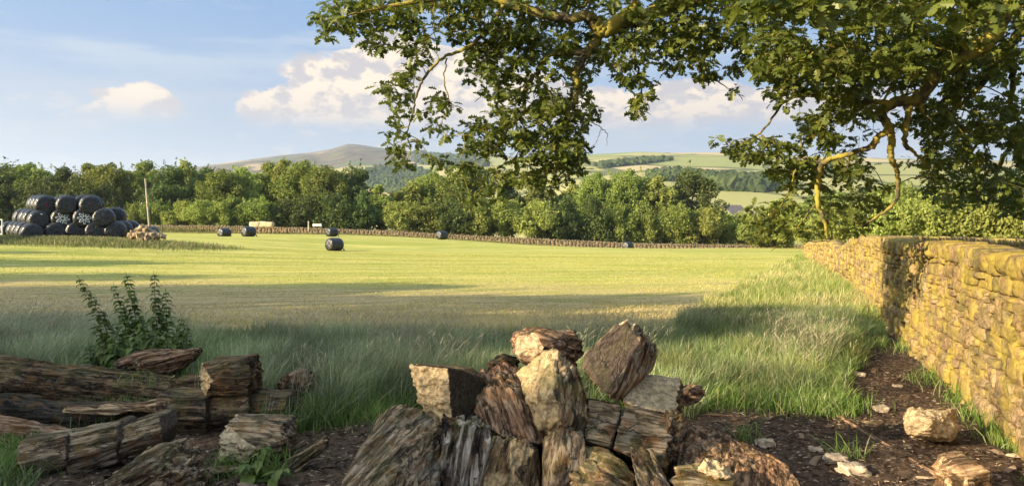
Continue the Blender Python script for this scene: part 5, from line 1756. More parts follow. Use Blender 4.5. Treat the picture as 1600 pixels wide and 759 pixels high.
def blades(x, y, h, w_, lean, la, col, r, zoff=None, curl=0.35):
    """curved tapering blades: 7 points, two quads and a tip"""
    n = len(x)
    z = gz(x, y) if zoff is None else zoff
    fa = r.uniform(0, 2 * math.pi, n)
    wx_, wy_ = np.cos(fa) * w_ * 0.5, np.sin(fa) * w_ * 0.5
    lx, ly = np.cos(la) * lean, np.sin(la) * lean
    V = np.empty((n, 7, 3))
    for k, (t_, ww) in enumerate(((0.0, 0.8), (0.4, 1.0), (0.75, 0.7))):
        b_ = t_ ** 1.9
        cx2 = x + lx * h * b_; cy2 = y + ly * h * b_
        zz = z - 0.02 + h * (t_ - curl * 0.45 * b_ * np.clip(lean, 0, 1.4))
        V[:, 2 * k] = np.stack([cx2 - wx_ * ww, cy2 - wy_ * ww, zz], 1)
        V[:, 2 * k + 1] = np.stack([cx2 + wx_ * ww, cy2 + wy_ * ww, zz], 1)
    V[:, 6] = np.stack([x + lx * h, y + ly * h, z - 0.02 + h * (1 - curl * 0.45 * np.clip(lean, 0, 1.4))], 1)
    base_ = (np.arange(n) * 7)[:, None]
    lo = np.concatenate([base_ + np.array([0, 1, 3, 2]), base_ + np.array([2, 3, 5, 4]), base_ + np.array([4, 5, 6])], 1)
    loops = lo.ravel()
    st = (np.arange(n) * 11)[:, None] + np.array([0, 4, 8])
    tt = np.tile([4, 4, 3], n)
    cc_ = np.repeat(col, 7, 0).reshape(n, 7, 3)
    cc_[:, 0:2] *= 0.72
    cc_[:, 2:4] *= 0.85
    return V.reshape(-1, 3), loops, st.ravel(), tt, cc_.reshape(-1, 3)


def build_blades(name, parts, label, cat):
    V, L_, S_, T_, C_ = [], [], [], [], []
    nv = nl = 0
    for v, l_, s_, t_, c_ in parts:
        V.append(v); L_.append(l_ + nv); S_.append(s_ + nl); T_.append(t_); C_.append(c_)
        nv += len(v); nl += len(l_)
    me = mesh_np(name, np.concatenate(V), loops=np.concatenate(L_), starts=np.concatenate(S_), totals=np.concatenate(T_), col=np.concatenate(C_))
    o = link(name, me, M['grass'])
    tag(o, label, cat, kind='stuff')
    return o


def sample(n, x0_, x1_, y0_, y1_, r, fov=0.80):
    """points with equal density per area in the part of a box the photograph can see, a little wider"""
    x = r.uniform(x0_, x1_, n); y = r.uniform(y0_, y1_, n)
    k = (np.abs(x) < y * fov + 0.8) & (x < wallx(y) - 0.02)
    return x[k], y[k]


r = rng(501)
parts = []
# tall uncut grass
x, y = sample(560000, -11, 8, 4.0, 12.8, r)
k = longgrass(x, y) & ~soilness(x, y)
x, y = x[k], y[k]
edge_soft = soilness(x, y - 0.45) | soilness(x, y - 0.2) | soilness(x - 0.3, y) | soilness(x + 0.3, y)
cl1 = noise2(x, y, 1.1, 3, 41); cl2 = noise2(x, y, 3.5, 2, 42); cl3 = noise2(x, y, 0.45, 2, 43)
h = np.clip(0.40 + 0.13 * cl1 + 0.10 * cl2, 0.12, 0.75) * r.uniform(0.55, 1.15, len(x))
h *= np.where(edge_soft, r.uniform(0.35, 0.9, len(x)), 1.0) * (1 - 0.28 * np.clip((x - 1.0) / 1.5, 0, 1) * np.clip((9.5 - y) / 1.5, 0, 1))
nearwall = wallx(y) - x < 0.7
h *= np.where(nearwall, 0.6, 1)
h *= np.where(y < 5.3, 0.5, 1)
h *= np.where((np.abs(x + 2.0) < 0.30) & (y > 6.0) & (y < 7.3), 0.22, 1)
la = 0.3 + 2.5 * cl3 + 1.5 * cl2 + r.normal(0, 1.35, len(x))
lean = np.clip(r.normal(0.5, 0.3, len(x)), 0.05, 1.3)
blue = np.array([0.34, 0.40, 0.19]); gr = np.array([0.20, 0.29, 0.075]); pale = np.array([0.52, 0.55, 0.34]); straw = np.array([0.48, 0.42, 0.24])
q = r.random(len(x))[:, None]
m1 = np.clip(0.5 + cl1 * 1.2, 0, 1)[:, None]
col = blue * m1 + gr * (1 - m1)
col = np.where(edge_soft[:, None], gr * 1.0, col)
pfrac = 0.34 + 0.25 * np.clip((x < -4.2) * (y > 7), 0, 1)
rs_ = np.clip((x - 1.2) / 1.0, 0, 1)[:, None]
col = col * (1 - 0.45 * rs_) + 0.45 * rs_ * gr
col = np.where(q < pfrac[:, None] * (1 - 0.5 * rs_), pale, col)
lime_ = np.clip(noise2(x, y, 1.9, 3, 88) * 3 - 0.5, 0, 1)[:, None] * np.clip((x - 0.5) / 1.5, 0, 1)[:, None]
col = col * (1 - 0.6 * lime_) + np.array([0.36, 0.38, 0.06]) * 0.6 * lime_
dk_ = np.clip(noise2(x, y, 1.3, 3, 89) * 2.5, 0, 0.5)[:, None]
col = col * (1 - dk_)
col = np.where(q < 0.05, straw, col)
col = col * r.uniform(0.65, 1.3, (len(x), 1))
w_b = r.uniform(0.004, 0.0085, len(x))
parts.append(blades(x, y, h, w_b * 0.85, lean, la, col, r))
# seed stems: thin, pale, with nodding heads
x, y = sample(26000, -11, 8, 5.5, 12.9, r)
k = longgrass(x, y) & ~soilness(x, y) & ~soilness(x, y - 0.5) & ((noise2(x, y, 0.8, 2, 55) > -0.05 + 0.25 * (x > 1.5)) | (x < -4))
x, y = x[k], y[k]
h = r.uniform(0.42, 0.68, len(x)) * np.where(wallx(y) - x < 0.8, 0.8, 1)
la = 0.2 + r.normal(0, 1.3, len(x))
lean = np.clip(r.normal(0.35, 0.2, len(x)), 0.05, 0.9)
col = np.array([0.42, 0.40, 0.25]) * r.uniform(0.6, 1.25, (len(x), 1))
parts.append(blades(x, y, h, np.full(len(x), 0.0026), lean, la, col, r))
zt = gz(x, y) - 0.02 + h * (1 - 0.35 * 0.45 * lean)
tipx, tipy = x + np.cos(la) * lean * h, y + np.sin(la) * lean * h
for k in range(3):
    f_ = 0.03 * k
    parts.append(blades(tipx - np.cos(la) * (0.02 + f_), tipy - np.sin(la) * (0.02 + f_), r.uniform(0.03, 0.07, len(x)), r.uniform(0.0035, 0.007, len(x)), np.full(len(x), 0.9), la + r.normal(0, .5, len(x)),
                        np.array([0.47, 0.42, 0.28]) * r.uniform(0.7, 1.2, (len(x), 1)), r, zoff=zt - 0.035 - f_ * 0.8))
# long grass strip beside the far part of the wall
x = r.uniform(2, 20, 320000); y = r.uniform(12.5, 47, 320000)
k = longgrass(x, y) & (x < wallx(y) - 0.05) & (r.random(len(x)) < np.clip(18 / y, 0, 1))
x, y = x[k], y[k]
cl1 = noise2(x, y, 0.9, 3, 41)
h = np.clip(0.42 + 0.2 * cl1, 0.15, 0.8) * r.uniform(0.6, 1.15, len(x)) * np.where(wallx(y) - x > 2.3, 0.7, 1)
q = r.random(len(x))[:, None]
col = np.where(q < 0.3 + 0.45 * np.clip(noise2(x, y, 0.7, 3, 90) * 2, -0.5, 1)[:, None], np.array([0.52, 0.45, 0.20]), np.array([0.23, 0.29, 0.07]))
col = col * r.uniform(0.65, 1.3, (len(x), 1))
parts.append(blades(x, y, h, r.uniform(0.007, 0.014, len(x)) * np.clip(y / 16, 1, 2.4), np.clip(r.normal(.5, .25, len(x)), .05, 1.2), r.normal(0.4, 1.0, len(x)), col, r))
build_blades('tall_grass', parts, 'long uncut grass with pale seed heads between the logs and the mown field', 'grass')

parts = []
# tufts at the edges of the soil and between the left logs
tx, ty = [], []
for px, py, nn_, sp in ((5, 745, 700, .13), (18, 715, 500, .10), (150, 660, 500, .16), (205, 655, 400, .12), (225, 590, 200, .06), (290, 585, 160, .06), (240, 592, 120, .05), (560, 655, 900, .22), (610, 640, 900, .2), (500, 650, 800, .2), (470, 665, 500, .15),
                        (1250, 630, 900, .25), (1180, 632, 800, .25), (1110, 628, 600, .2), (1300, 640, 700, .15), (1000, 640, 300, .2), (1590, 690, 500, .12), (1560, 660, 500, .14), (1500, 600, 700, .2), (1450, 550, 700, .25), (1530, 630, 500, .15), (345, 745, 120, .1), (1165, 690, 60, .05), (1325, 715, 60, .06), (420, 745, 150, .1)):
    gx_, gy_ = gpx(px, py)
    tx.append(gx_ + r.normal(0, sp, nn_)); ty.append(gy_ + r.normal(0, sp, nn_))
x, y = np.concatenate(tx), np.concatenate(ty)
k = x < wallx(y) - 0.02
x, y = x[k], y[k]
h = r.uniform(0.06, 0.24, len(x))
col = np.where(r.random((len(x), 1)) < 0.2, np.array([0.34, 0.35, 0.15]), np.array([0.14, 0.24, 0.045])) * r.uniform(0.7, 1.35, (len(x), 1))
zz_ = gz(x, y)
lx_ = (np.abs(x + 3.0) < 1.4) & (np.abs(y - 6.95) < 0.35)
zz_ = zz_ + np.where((y > 6.5) & (y < 7.4) & (x < -2.9) & (x > -4.2), 0.24, 0)
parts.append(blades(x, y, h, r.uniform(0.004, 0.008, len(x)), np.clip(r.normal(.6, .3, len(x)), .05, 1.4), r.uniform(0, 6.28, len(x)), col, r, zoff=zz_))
build_blades('short_grass', parts, 'short bright green grass tufts at the edges of the bare soil and between the logs', 'grass')

parts = []
# dry stubble and regrowth on the near part of the mown field
n = 520000
d_ = 9.6 * (60 / 9.6) ** (r.random(n) ** 0.9)
a_ = r.uniform(-0.64, 0.64, n)
x, y = d_ * np.sin(a_), d_ * np.cos(a_)
k = ~longgrass(x, y) & (x < wallx(y)) & ~soilness(x, y)
x, y = x[k], y[k]
dd = np.hypot(x, y)
dr = dryness(x, y)
rowp = noise2(x * 0.25 + y * 0.06, y * 1.0 - x * 0.25, 1.8, 3, 61)
h = (0.035 + 0.06 * np.clip(1 - (dd - 10) / 8, 0, 1) + 0.025 * rowp) * r.uniform(0.5, 1.6, len(x))
h = np.clip(h, 0.015, 0.2) * np.where(dd < 12.5, 1.5, 1)
q = r.random(len(x))
strawc = np.array([0.64, 0.50, 0.28]); greenc = np.array([0.36, 0.365, 0.065]); lime = np.array([0.56, 0.51, 0.10])
col = np.where((q < 0.15 + 0.62 * dr)[:, None], strawc, np.where((q < 0.8)[:, None], greenc, lime)) * r.uniform(0.7, 1.25, (len(x), 1))
col *= (1 + 0.25 * rowp)[:, None]
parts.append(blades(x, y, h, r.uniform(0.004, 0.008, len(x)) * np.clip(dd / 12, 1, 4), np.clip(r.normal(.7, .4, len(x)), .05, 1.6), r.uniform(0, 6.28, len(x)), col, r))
build_blades('stubble', parts, 'pale dry stubble and green regrowth of the mown hay field', 'grass')

parts = []
# rough grass on the bank before the stack, at the foot of the far wall and behind it
n = 60000
x = r.uniform(-42, -13, n); y = 43.5 + r.normal(0, 1.1, n)
zb = gz(x, y) + 0.28 * np.exp(-((x + 24 - (y - 42) * 0.1) / 9) ** 2 - ((y - 43.5) / 1.6) ** 2)
k = (np.abs(x + 29) < 13) & (r.random(n) < np.clip((-x - 16) / 9, 0, 1))
x, y, zb = x[k], y[k], zb[k]
col = np.where(r.random((len(x), 1)) < 0.35, np.array([0.40, 0.34, 0.19]), np.array([0.17, 0.21, 0.06])) * r.uniform(0.7, 1.3, (len(x), 1))
parts.append(blades(x, y, r.uniform(0.12, 0.42, len(x)), np.full(len(x), 0.025), r.uniform(.1, .8, len(x)), r.uniform(0, 6.28, len(x)), col, r, zoff=zb))
n = 50000
x = r.uniform(-75, 50, n); y = np.where(r.random(n) < 0.25, 118 - np.abs(r.normal(0, .4, n)), r.uniform(119.8, 124.5, n))
col = np.where(r.random((n, 1)) < 0.5, np.array([0.34, 0.29, 0.13]), np.array([0.15, 0.18, 0.05])) * r.uniform(0.7, 1.3, (n, 1))
parts.append(blades(x, y, r.uniform(0.2, 0.75, n) * np.where(y > 119, 1.7, 0.5), np.full(n, 0.05), r.uniform(.1, .7, n), r.uniform(0, 6.28, n), col, r))
build_blades('rough_grass', parts, 'rough straw coloured grass along the far wall and on the bank before the bale stack', 'grass')

# ------------------------------------------------------------------ nettles and small plants
print('plants')


def toothed_leaf(L_, W_):
    xs = np.linspace(0, 1, 7)
    ws = np.array([0.0, 0.75, 1.0, 0.82, 0.55, 0.28, 0.0]) * W_ / 2
    V = []
    for k in range(7):
        V.append((xs[k] * L_, 0, -0.22 * L_ * xs[k] ** 2))
    for k in range(1, 6):
        V.append((xs[k] * L_ - (0.03 * L_ if k % 2 else -.02 * L_), ws[k] * (1.12 if k % 2 else 0.9), 0.10 * W_ - 0.22 * L_ * xs[k] ** 2))
    for k in range(1, 6):
        V.append((xs[k] * L_ - (0.03 * L_ if k % 2 else -.02 * L_), -ws[k] * (1.12 if k % 2 else 0.9), 0.10 * W_ - 0.22 * L_ * xs[k] ** 2))
    T = [(0, 1, 7), (5, 6, 11), (0, 12, 1), (5, 16, 6)]
    Q_ = [(k, k + 1, 7 + k, 6 + k) for k in range(1, 5)] + [(k + 1, k, 11 + k, 12 + k) for k in range(1, 5)]
    return np.array(V, float), T, Q_


def nettle(px, base_py, top_px, top_py, d_, label, seed, leafs=1.0, name='nettle', cat='plant', group='tall nettles behind the left logs', mat='nettle_leaf', pairs=None):
    r = rng(seed)
    x, y = (px - CX) / F * d_, d_
    zb = g1(x, y)
    tip = wp(top_px, top_py, d_ + r.uniform(-.1, .1))
    b0 = np.array([x, y, zb])
    root = empty(name, (x, y, zb))
    mid = (b0 + tip) / 2 + np.array([(b0[0] - tip[0]) * 0.16, r.normal(0, .02), 0])
    pth = smooth_path([b0, mid, tip], 24) - b0
    g = Geo()
    g.add(*tube(pth, np.linspace(0.0065, 0.002, 24), 6))
    g.build('stem', m_stem, root, smooth=True)
    H = np.linalg.norm(tip - b0)
    g = Geo()
    npair = pairs or int(H / 0.045)
    for k in range(npair):
        t_ = 0.10 + 0.89 * k / npair
        p = np.array([np.interp(t_, np.linspace(0, 1, 24), pth[:, q]) for q in range(3)])
        sz = leafs * (0.16 * (1 - 0.72 * t_ ** 1.5) * r.uniform(0.8, 1.2)) * (0.75 if t_ < 0.15 else 1)
        for s_ in range(4 if t_ > 0.45 else 2):
            an = (k % 2) * math.pi / 2 + s_ * (math.pi if s_ < 2 else 1.9) + r.normal(0, 0.3) + (0.8 if s_ > 1 else 0)
            L1, T_, Q_ = toothed_leaf(sz * (0.7 if s_ > 1 else 1), sz * 0.56)
            dr_ = r.normal(0.35, 0.28)
            c0, s0 = math.cos(dr_), math.sin(dr_)
            V = np.stack([L1[:, 0] * c0 + L1[:, 2] * s0 + 0.014, L1[:, 1], -L1[:, 0] * s0 + L1[:, 2] * c0], 1)
            c1, s1 = math.cos(an), math.sin(an)
            V = np.stack([V[:, 0] * c1 - V[:, 1] * s1, V[:, 0] * s1 + V[:, 1] * c1, V[:, 2]], 1) + p
            yel = 1.0 if (r.random() < 0.04 and t_ < 0.5) else 0
            cl = (r.uniform(0, 1), 0.9 * yel, 0)
            n0 = g.nv
            g.add(V, np.array(T_), cl)
            g.add(V, np.array(Q_), cl)
        # flower tassels near the top
        if t_ > 0.55:
            for s_ in range(3):
                an = r.uniform(0, 6.28); ln = r.uniform(0.02, 0.045)
                e = p + np.array([math.cos(an) * ln, math.sin(an) * ln, -ln * 0.7])
                g.add(*tube([p, (p + e) / 2 + np.array([0, 0, 0.006]), e], [0.002, 0.004, 0.002], 4), (0.7, 0.1, 0))
    g.build('leaves', M[mat], root)
    tag(root, label, cat, group)
    return root


m_stem = m_plain('plant_stem', (0.10, 0.12, 0.04), 0.6)
NT_ = [(186, 572, 120, 430, 8.1, 'tall nettle leaning farthest to the left'), (205, 575, 176, 440, 8.0, 'nettle with its top just right of the leftmost one'), (222, 578, 196, 424, 8.15, 'nettle second from the right of the tall ones, leaning left'),
       (246, 578, 240, 422, 8.0, 'straight tall nettle, rightmost of the tall ones'), (262, 580, 258, 450, 8.1, 'nettle close behind the rightmost tall one'), (276, 580, 284, 492, 8.0, 'short bushy nettle at the right side of the clump'),
       (170, 580, 146, 505, 7.9, 'low nettle under the leftmost leaning one'), (288, 582, 292, 500, 8.15, 'lowest nettle at the right end of the clump'), (232, 582, 216, 486, 7.8, 'short nettle in the middle front of the clump'), (196, 584, 178, 498, 7.8, 'short nettle at the left front of the clump')]
for k, (bx_, by_, tx_, ty_, d_, lb) in enumerate(NT_):
    nettle(bx_, by_, tx_, ty_, d_, lb, 600 + k, 1.15)
# more leafy stems filling the foot of the clump
for k in range(9):
    bx_ = 150 + k * 17 + rt.uniform(-6, 6)
    nettle(bx_, 585, bx_ + rt.uniform(-14, 10), 522 + rt.uniform(-14, 12), 7.75 + rt.uniform(-.15, .3), ('leafy young nettle at the foot of the tall clump, ' + ['leftmost', 'second from left', 'third from left', 'fourth from left', 'middle', 'fourth from right', 'third from right', 'second from right', 'rightmost'][k]), 640 + k, 1.25, group='young nettles at the foot of the clump', pairs=9)
nettle(405, 745, 412, 690, 4.78, 'small green plant with toothed leaves in front of the pale-ended chunk', 660, 1.0, name='small_plant', group=None, pairs=6)
nettle(392, 755, 372, 718, 4.72, 'small green plant low to the left of the taller one by the pale-ended chunk', 661, 1.1, name='small_plant', group=None, pairs=4)
nettle(420, 758, 448, 728, 4.66, 'small green plant low to the right of the taller one by the slanting slab', 662, 1.1, name='small_plant', group=None, pairs=4)

# ------------------------------------------------------------------ the oak whose boughs hang over the view
print('oak')
TR = np.array([7.6, 5.6])
oak = empty('oak_tree', (TR[0], TR[1], g1(*TR)))
OG = np.array(oak.location)
SK = []          # skeleton nodes


def limb(pts, rads, name='limb', k=10, n=None, mat='bark', bumpy=0.12):
    P = np.array([p if len(p) == 4 else p for p in pts], float)
    W_ = np.array([wp(*p[:3]) if p[2] > 0 else p[:3] for p in pts])
    n = n or max(8, len(pts) * 7)
    pth = smooth_path(W_, n, 0.006, int(abs(W_[0, 0]) * 100))
    rd = np.interp(np.linspace(0, 1, n), np.linspace(0, 1, len(rads)), rads)
    g = Geo()
    V, Fq = tube(pth, rd, k, 3, bumpy)
    g.add(V - OG, Fq)
    g.build(name, M[mat], oak, smooth=True)
    for q in pth:
        SK.append(q)
    return pth


def wpt(x, y, z):
    """a world point written so that limb() can take it"""
    return (CX + x / y * F, HY - (z - EYE) / y * F, y)


tr_top = wpt(7.6, 5.6, 4.6)
g = Geo()
pth = smooth_path([(7.5, 5.6, -0.3), (7.6, 5.6, 0.5), (7.62, 5.55, 2.5), (7.55, 5.6, 4.6), (7.3, 5.8, 6.6), (7.2, 6.0, 8.5)], 40)
rd = np.interp(np.linspace(0, 1, 40), [0, .1, .3, .6, .8, 1], [0.75, 0.55, 0.45, 0.40, 0.28, 0.16])
V, Fq = tube(pth, rd, 20, 3, 0.12)
g.add(V - OG, Fq)
g.build('trunk', M['bark'], oak, smooth=True)
for q in pth[18:]:
    SK.append(q)
limb([tr_top, wpt(6.3, 6.3, 5.0), (1640, -60, 7.0), (1572, 0, 7.2), (1545, 58, 7.3), (1508, 87, 7.4), (1461, 118, 7.6), (1435, 153, 7.7), (1398, 161, 7.8), (1374, 174, 7.9)], [0.22, 0.17, .13, 0.11, 0.095, 0.082, 0.075, 0.06, 0.055, 0.052], k=14)
limb([(1374, 174, 7.9), (1382, 190, 7.9), (1390, 205, 7.95), (1392, 225, 8.0), (1391, 244, 8.0), (1398, 262, 8.1), (1403, 285, 8.2), (1398, 316, 8.3), (1372, 338, 8.4), (1345, 353, 8.5)], [0.05, 0.045, 0.042, .038, .033, .026, .022, .02, .016, .008])
limb([(1388, 203, 7.95), (1370, 215, 8.0), (1361, 229, 8.1), (1330, 240, 8.2), (1287, 253, 8.3), (1279, 280, 8.4), (1277, 316, 8.4), (1288, 345, 8.4), (1292, 372, 8.45)], [0.036, 0.034, 0.033, .028, .028, .03, .026, .02, .012])
limb([(1287, 253, 8.3), (1262, 250, 8.4), (1245, 262, 8.5), (1232, 300, 8.6), (1215, 330, 8.8)], [0.024, 0.018, 0.015, .01, .005])
limb([(1435, 153, 7.7), (1438, 166, 7.7), (1440, 178, 7.75)], [0.045, 0.03, .012])
limb([(1421, 165, 7.7), (1416, 190, 7.7), (1413, 226, 7.8), (1430, 240, 8), (1450, 262, 8.2), (1458, 285, 8.3)], [0.035, 0.030, .026, .016, .012, .006])
limb([(1398, 161, 7.8), (1350, 160, 7.9), (1310, 158, 8.1), (1262, 150, 8.3), (1225, 160, 8.5), (1190, 205, 8.6), (1150, 225, 8.7), (1118, 212, 8.8)], [0.03, 0.028, 0.026, .02, .015, .012, .008, .004])
limb([(1508, 87, 7.4), (1500, 120, 7.7), (1498, 150, 8.0), (1478, 190, 8.4), (1440, 250, 9.0)], [0.05, 0.045, 0.035, .025, .012])
limb([tr_top, wpt(7.0, 6.6, 4.6), (1640, 20, 8.2), (1577, 68, 8.4), (1540, 121, 8.6), (1513, 153, 8.8), (1480, 180, 9.0)], [0.16, 0.12, .07, .05, .04, .032, .02])
limb([(1577, 68, 8.4), (1580, 130, 8.8), (1570, 180, 9.2), (1530, 220, 9.6), (1500, 262, 10)], [0.04, 0.035, .03, .02, .01])
limb([tr_top, wpt(6.6, 7.0, 4.0), (1660, 160, 9.5), (1600, 200, 10), (1560, 260, 10.5), (1540, 330, 11)], [0.12, 0.09, .05, .04, .03, .01])
limb([tr_top, wpt(5.2, 7.2, 5.4), wpt(3.5, 8.0, 5.0), (1140, -20, 8.4), (1092, 0, 8.4), (1045, 14, 8.4), (996, 31, 8.4), (960, 42, 8.4), (944, 50, 8.4), (917, 83, 8.4), (900, 114, 8.4), (902, 144, 8.4), (887, 178, 8.4), (880, 225, 8.5), (862, 265, 8.6)],
     [0.20, 0.15, 0.11, .09, .085, .08, .08, .075, .06, .048, .04, .032, .026, .018, .007], k=12)
limb([(996, 14, 8.3), (965, 36, 8.3), (940, 50, 8.3), (928, 36, 8.25), (915, 26, 8.2), (887, 31, 8.2), (843, 22, 8.2), (790, 6, 8.2), (740, -10, 8.2), (680, 0, 8.1), (620, 10, 8.1), (560, 22, 8.1), (512, 40, 8.1)],
     [0.09, 0.085, 0.085, .075, .06, .055, .05, .045, .04, .032, .022, .013, .005], k=12)
limb([(917, 83, 8.4), (885, 84, 8.4), (856, 88, 8.4), (838, 115, 8.4), (821, 140, 8.4), (817, 175, 8.5), (795, 201, 8.5), (770, 235, 8.5), (745, 250, 8.5)], [0.036, 0.034, .034, .03, .026, .02, .018, .012, .006])
limb([(790, 6, 8.2), (760, 50, 8.2), (725, 79, 8.2), (694, 90, 8.2), (668, 116, 8.2), (655, 140, 8.2), (646, 175, 8.2), (637, 210, 8.2), (642, 236, 8.2), (630, 258, 8.2)], [0.03, 0.024, .019, .017, .016, .013, .009, .008, .006, .003])
limb([(699, 92, 8.2), (694, 127, 8.2), (702, 162, 8.2), (690, 195, 8.2)], [0.009, 0.008, 0.007, .003], k=6)
limb([(681, 0, 8.1), (678, 30, 8.15), (683, 83, 8.2)], [0.009, 0.008, .006], k=6)
limb([(887, 175, 8.4), (913, 184, 8.4), (939, 201, 8.4), (948, 210, 8.4), (948, 228, 8.4)], [0.008, 0.006, 0.005, .004, .002], name='bare_twig', k=5)
limb([(939, 202, 8.4), (936, 212, 8.4), (929, 226, 8.4)], [0.004, 0.003, .002], name='bare_twig', k=5)
limb([(1045, 14, 8.4), (1060, 60, 8.6), (1090, 90, 8.8), (1110, 120, 9), (1140, 140, 9)], [0.03, 0.02, .014, .01, .004])
limb([(996, 31, 8.4), (990, 80, 8.6), (1000, 130, 8.8), (1005, 172, 8.9)], [0.025, 0.018, .012, .005])
for (a_, b_, c1_) in (((1240, 360, 9.2), (1195, 372, 9.2), (1160, 384, 9.2)), ((1250, 350, 9), (1232, 368, 9), (1205, 392, 9)), ((1300, 372, 9), (1262, 378, 9), (1248, 392, 9))):
    limb([(1277, 316, 8.4), a_, b_, c1_], [0.01, 0.007, 0.005, .003], name='bare_twig', k=5)

r = rng(700)
RO = []          # rosettes: position, size scale


def clump(px, py, rx, ry, d0, dd, n, sc=1.0):
    for _ in range(n):
        while True:
            a_ = r.uniform(-1, 1, 2)
            if (a_ ** 2).sum() < 1: break
        RO.append((*wp(px + a_[0] * rx, py + a_[1] * ry, d0 + r.uniform(-dd, dd)), sc))


LC = [(520, 25, 25, 25), (510, 55, 12, 13), (555, 30, 30, 25), (590, 55, 25, 28), (575, 10, 40, 15), (620, 20, 40, 25), (640, 60, 30, 30), (655, 88, 22, 18), (600, 135, 20, 12), (620, 160, 18, 18), (615, 193, 11, 13),
      (640, 125, 22, 18), (618, 215, 12, 14), (625, 240, 15, 18), (632, 256, 12, 8), (652, 220, 8, 6), (690, 165, 22, 13), (690, 150, 12, 10), (685, 202, 20, 15), (660, 180, 12, 8), (680, 245, 16, 10), (692, 258, 8, 6),
      (745, 100, 24, 28), (760, 60, 35, 38), (770, 130, 25, 28), (780, 20, 50, 25), (720, 20, 30, 30), (705, 45, 22, 22), (800, 80, 40, 48), (850, 50, 50, 48), (900, 90, 33, 48), (840, 140, 33, 38), (790, 165, 24, 25),
      (750, 203, 33, 22), (780, 222, 40, 28), (738, 236, 20, 13), (820, 200, 35, 35), (862, 180, 33, 38), (900, 170, 28, 38), (890, 222, 32, 28), (860, 240, 38, 33), (820, 255, 34, 30), (850, 285, 28, 16), (890, 262, 20, 20),
      (905, 242, 14, 26), (925, 170, 10, 10), (940, 60, 38, 38), (980, 40, 40, 38), (982, 100, 28, 30), (1000, 140, 22, 22), (1005, 172, 17, 12), (1030, 60, 38, 38), (1060, 90, 30, 28), (1050, 30, 38, 30), (1100, 100, 18, 24),
      (1110, 125, 14, 10), (1120, 60, 24, 28), (1140, 110, 13, 16), (1145, 145, 10, 8), (1090, 60, 28, 36), (1160, 78, 18, 26), (1150, 30, 40, 30), (1080, 5, 60, 14), (950, 5, 80, 12), (850, 5, 80, 14), (680, 5, 80, 10), (745, 300, 14, 22), (775, 285, 22, 22), (735, 262, 18, 12)]
for px, py, rx, ry in LC:
    ar = math.pi * rx * ry
    clump(px, py, rx, ry, 8.45, 0.55, max(3, int(ar / 105)))
RP = [([(1165, 0), (1640, 0), (1640, 90), (1560, 110), (1500, 105), (1420, 120), (1370, 110), (1300, 125), (1240, 115), (1215, 105), (1185, 120), (1165, 90)], 7.6, 1.0, 1.0 / 60),
      ([(1190, 80), (1640, 80), (1640, 330), (1560, 300), (1500, 250), (1440, 270), (1420, 200), (1340, 215), (1280, 230), (1240, 175), (1205, 160), (1180, 110)], 8.9, 1.4, 1.0 / 52),
      ([(1108, 210), (1130, 203), (1160, 222), (1200, 208), (1225, 222), (1270, 180), (1340, 200), (1360, 260), (1300, 280), (1230, 272), (1180, 262), (1150, 250)], 8.7, .6, 1.0 / 95),
      ([(1560, 240), (1640, 230), (1640, 370), (1590, 350), (1560, 320)], 10.5, .8, 1.0 / 60),
      ([(1410, 240), (1560, 250), (1570, 300), (1500, 320), (1440, 300)], 10.0, .9, 1.0 / 100),
      ([(1225, 255), (1360, 260), (1400, 300), (1390, 350), (1330, 362), (1270, 372), (1210, 366), (1180, 376), (1150, 362), (1148, 330), (1180, 320), (1205, 330), (1225, 290)], 8.9, .7, 1.0 / 125),
      ([(1140, 340), (1165, 326), (1200, 330), (1240, 350), (1210, 372), (1160, 380)], 9.1, .4, 1.0 / 90),
      ([(1440, 270), (1640, 280), (1640, 345), (1560, 330), (1480, 322)], 10.6, .8, 1.0 / 110),
      ([(1100, -150), (2400, -300), (2400, 0), (1640, 60), (1150, 0)], 7.5, 1.8, 1.0 / 260),
      ([(500, -180), (1150, -180), (1150, 0), (560, 0)], 8.3, 1.2, 1.0 / 240)]
for poly, d0, dd, dens in RP:
    xs = np.array([p[0] for p in poly]); ys = np.array([p[1] for p in poly])
    n = int((xs.max() - xs.min()) * (ys.max() - ys.min()) * dens)
    px = r.uniform(xs.min(), xs.max(), n); py = r.uniform(ys.min(), ys.max(), n)
    k = inpoly(px, py, poly)
    gap = noise2(px, py, 0.03, 3, int(d0 * 10))
    k &= gap > (-0.08 if abs(d0 - 8.9) < 0.05 else -0.17)
    for a_, b_ in zip(px[k], py[k]):
        RO.append((*wp(a_, b_, d0 + r.uniform(-dd, dd)), 1.0))
for _ in range(520):       # the crown just above the view, between the sun and the right-hand boughs
    y_ = r.uniform(5.0, 9.0)
    RO.append((r.uniform(0.6, 4.6), y_, r.uniform(1.75 + 0.345 * y_, 6.9), 1.1))
# nearer, larger-looking boughs at the very top right
for _ in range(150):
    px = r.uniform(1150, 1640); py = r.uniform(-50, 22) + (12 if px > 1500 else 0)
    RO.append((*wp(px, py, r.uniform(4.6, 5.4)), 1.1))
# the rest of the crown above the view
for _ in range(1500):
    a_ = r.uniform(0, 6.28); q = math.sqrt(r.random()) * 6.0
    x_, y_ = 5.5 + q * math.cos(a_), 5.8 + q * 0.75 * math.sin(a_)
    z_ = r.uniform(5.9, 10.2) - 0.05 * q * q
    if (z_ - EYE) / max(y_, 0.5) * F < 380 and y_ > 0.5 and abs(x_ / y_) < 0.75:
        continue
    RO.append((x_, y_, z_, 1.15))
RO = np.array(RO)
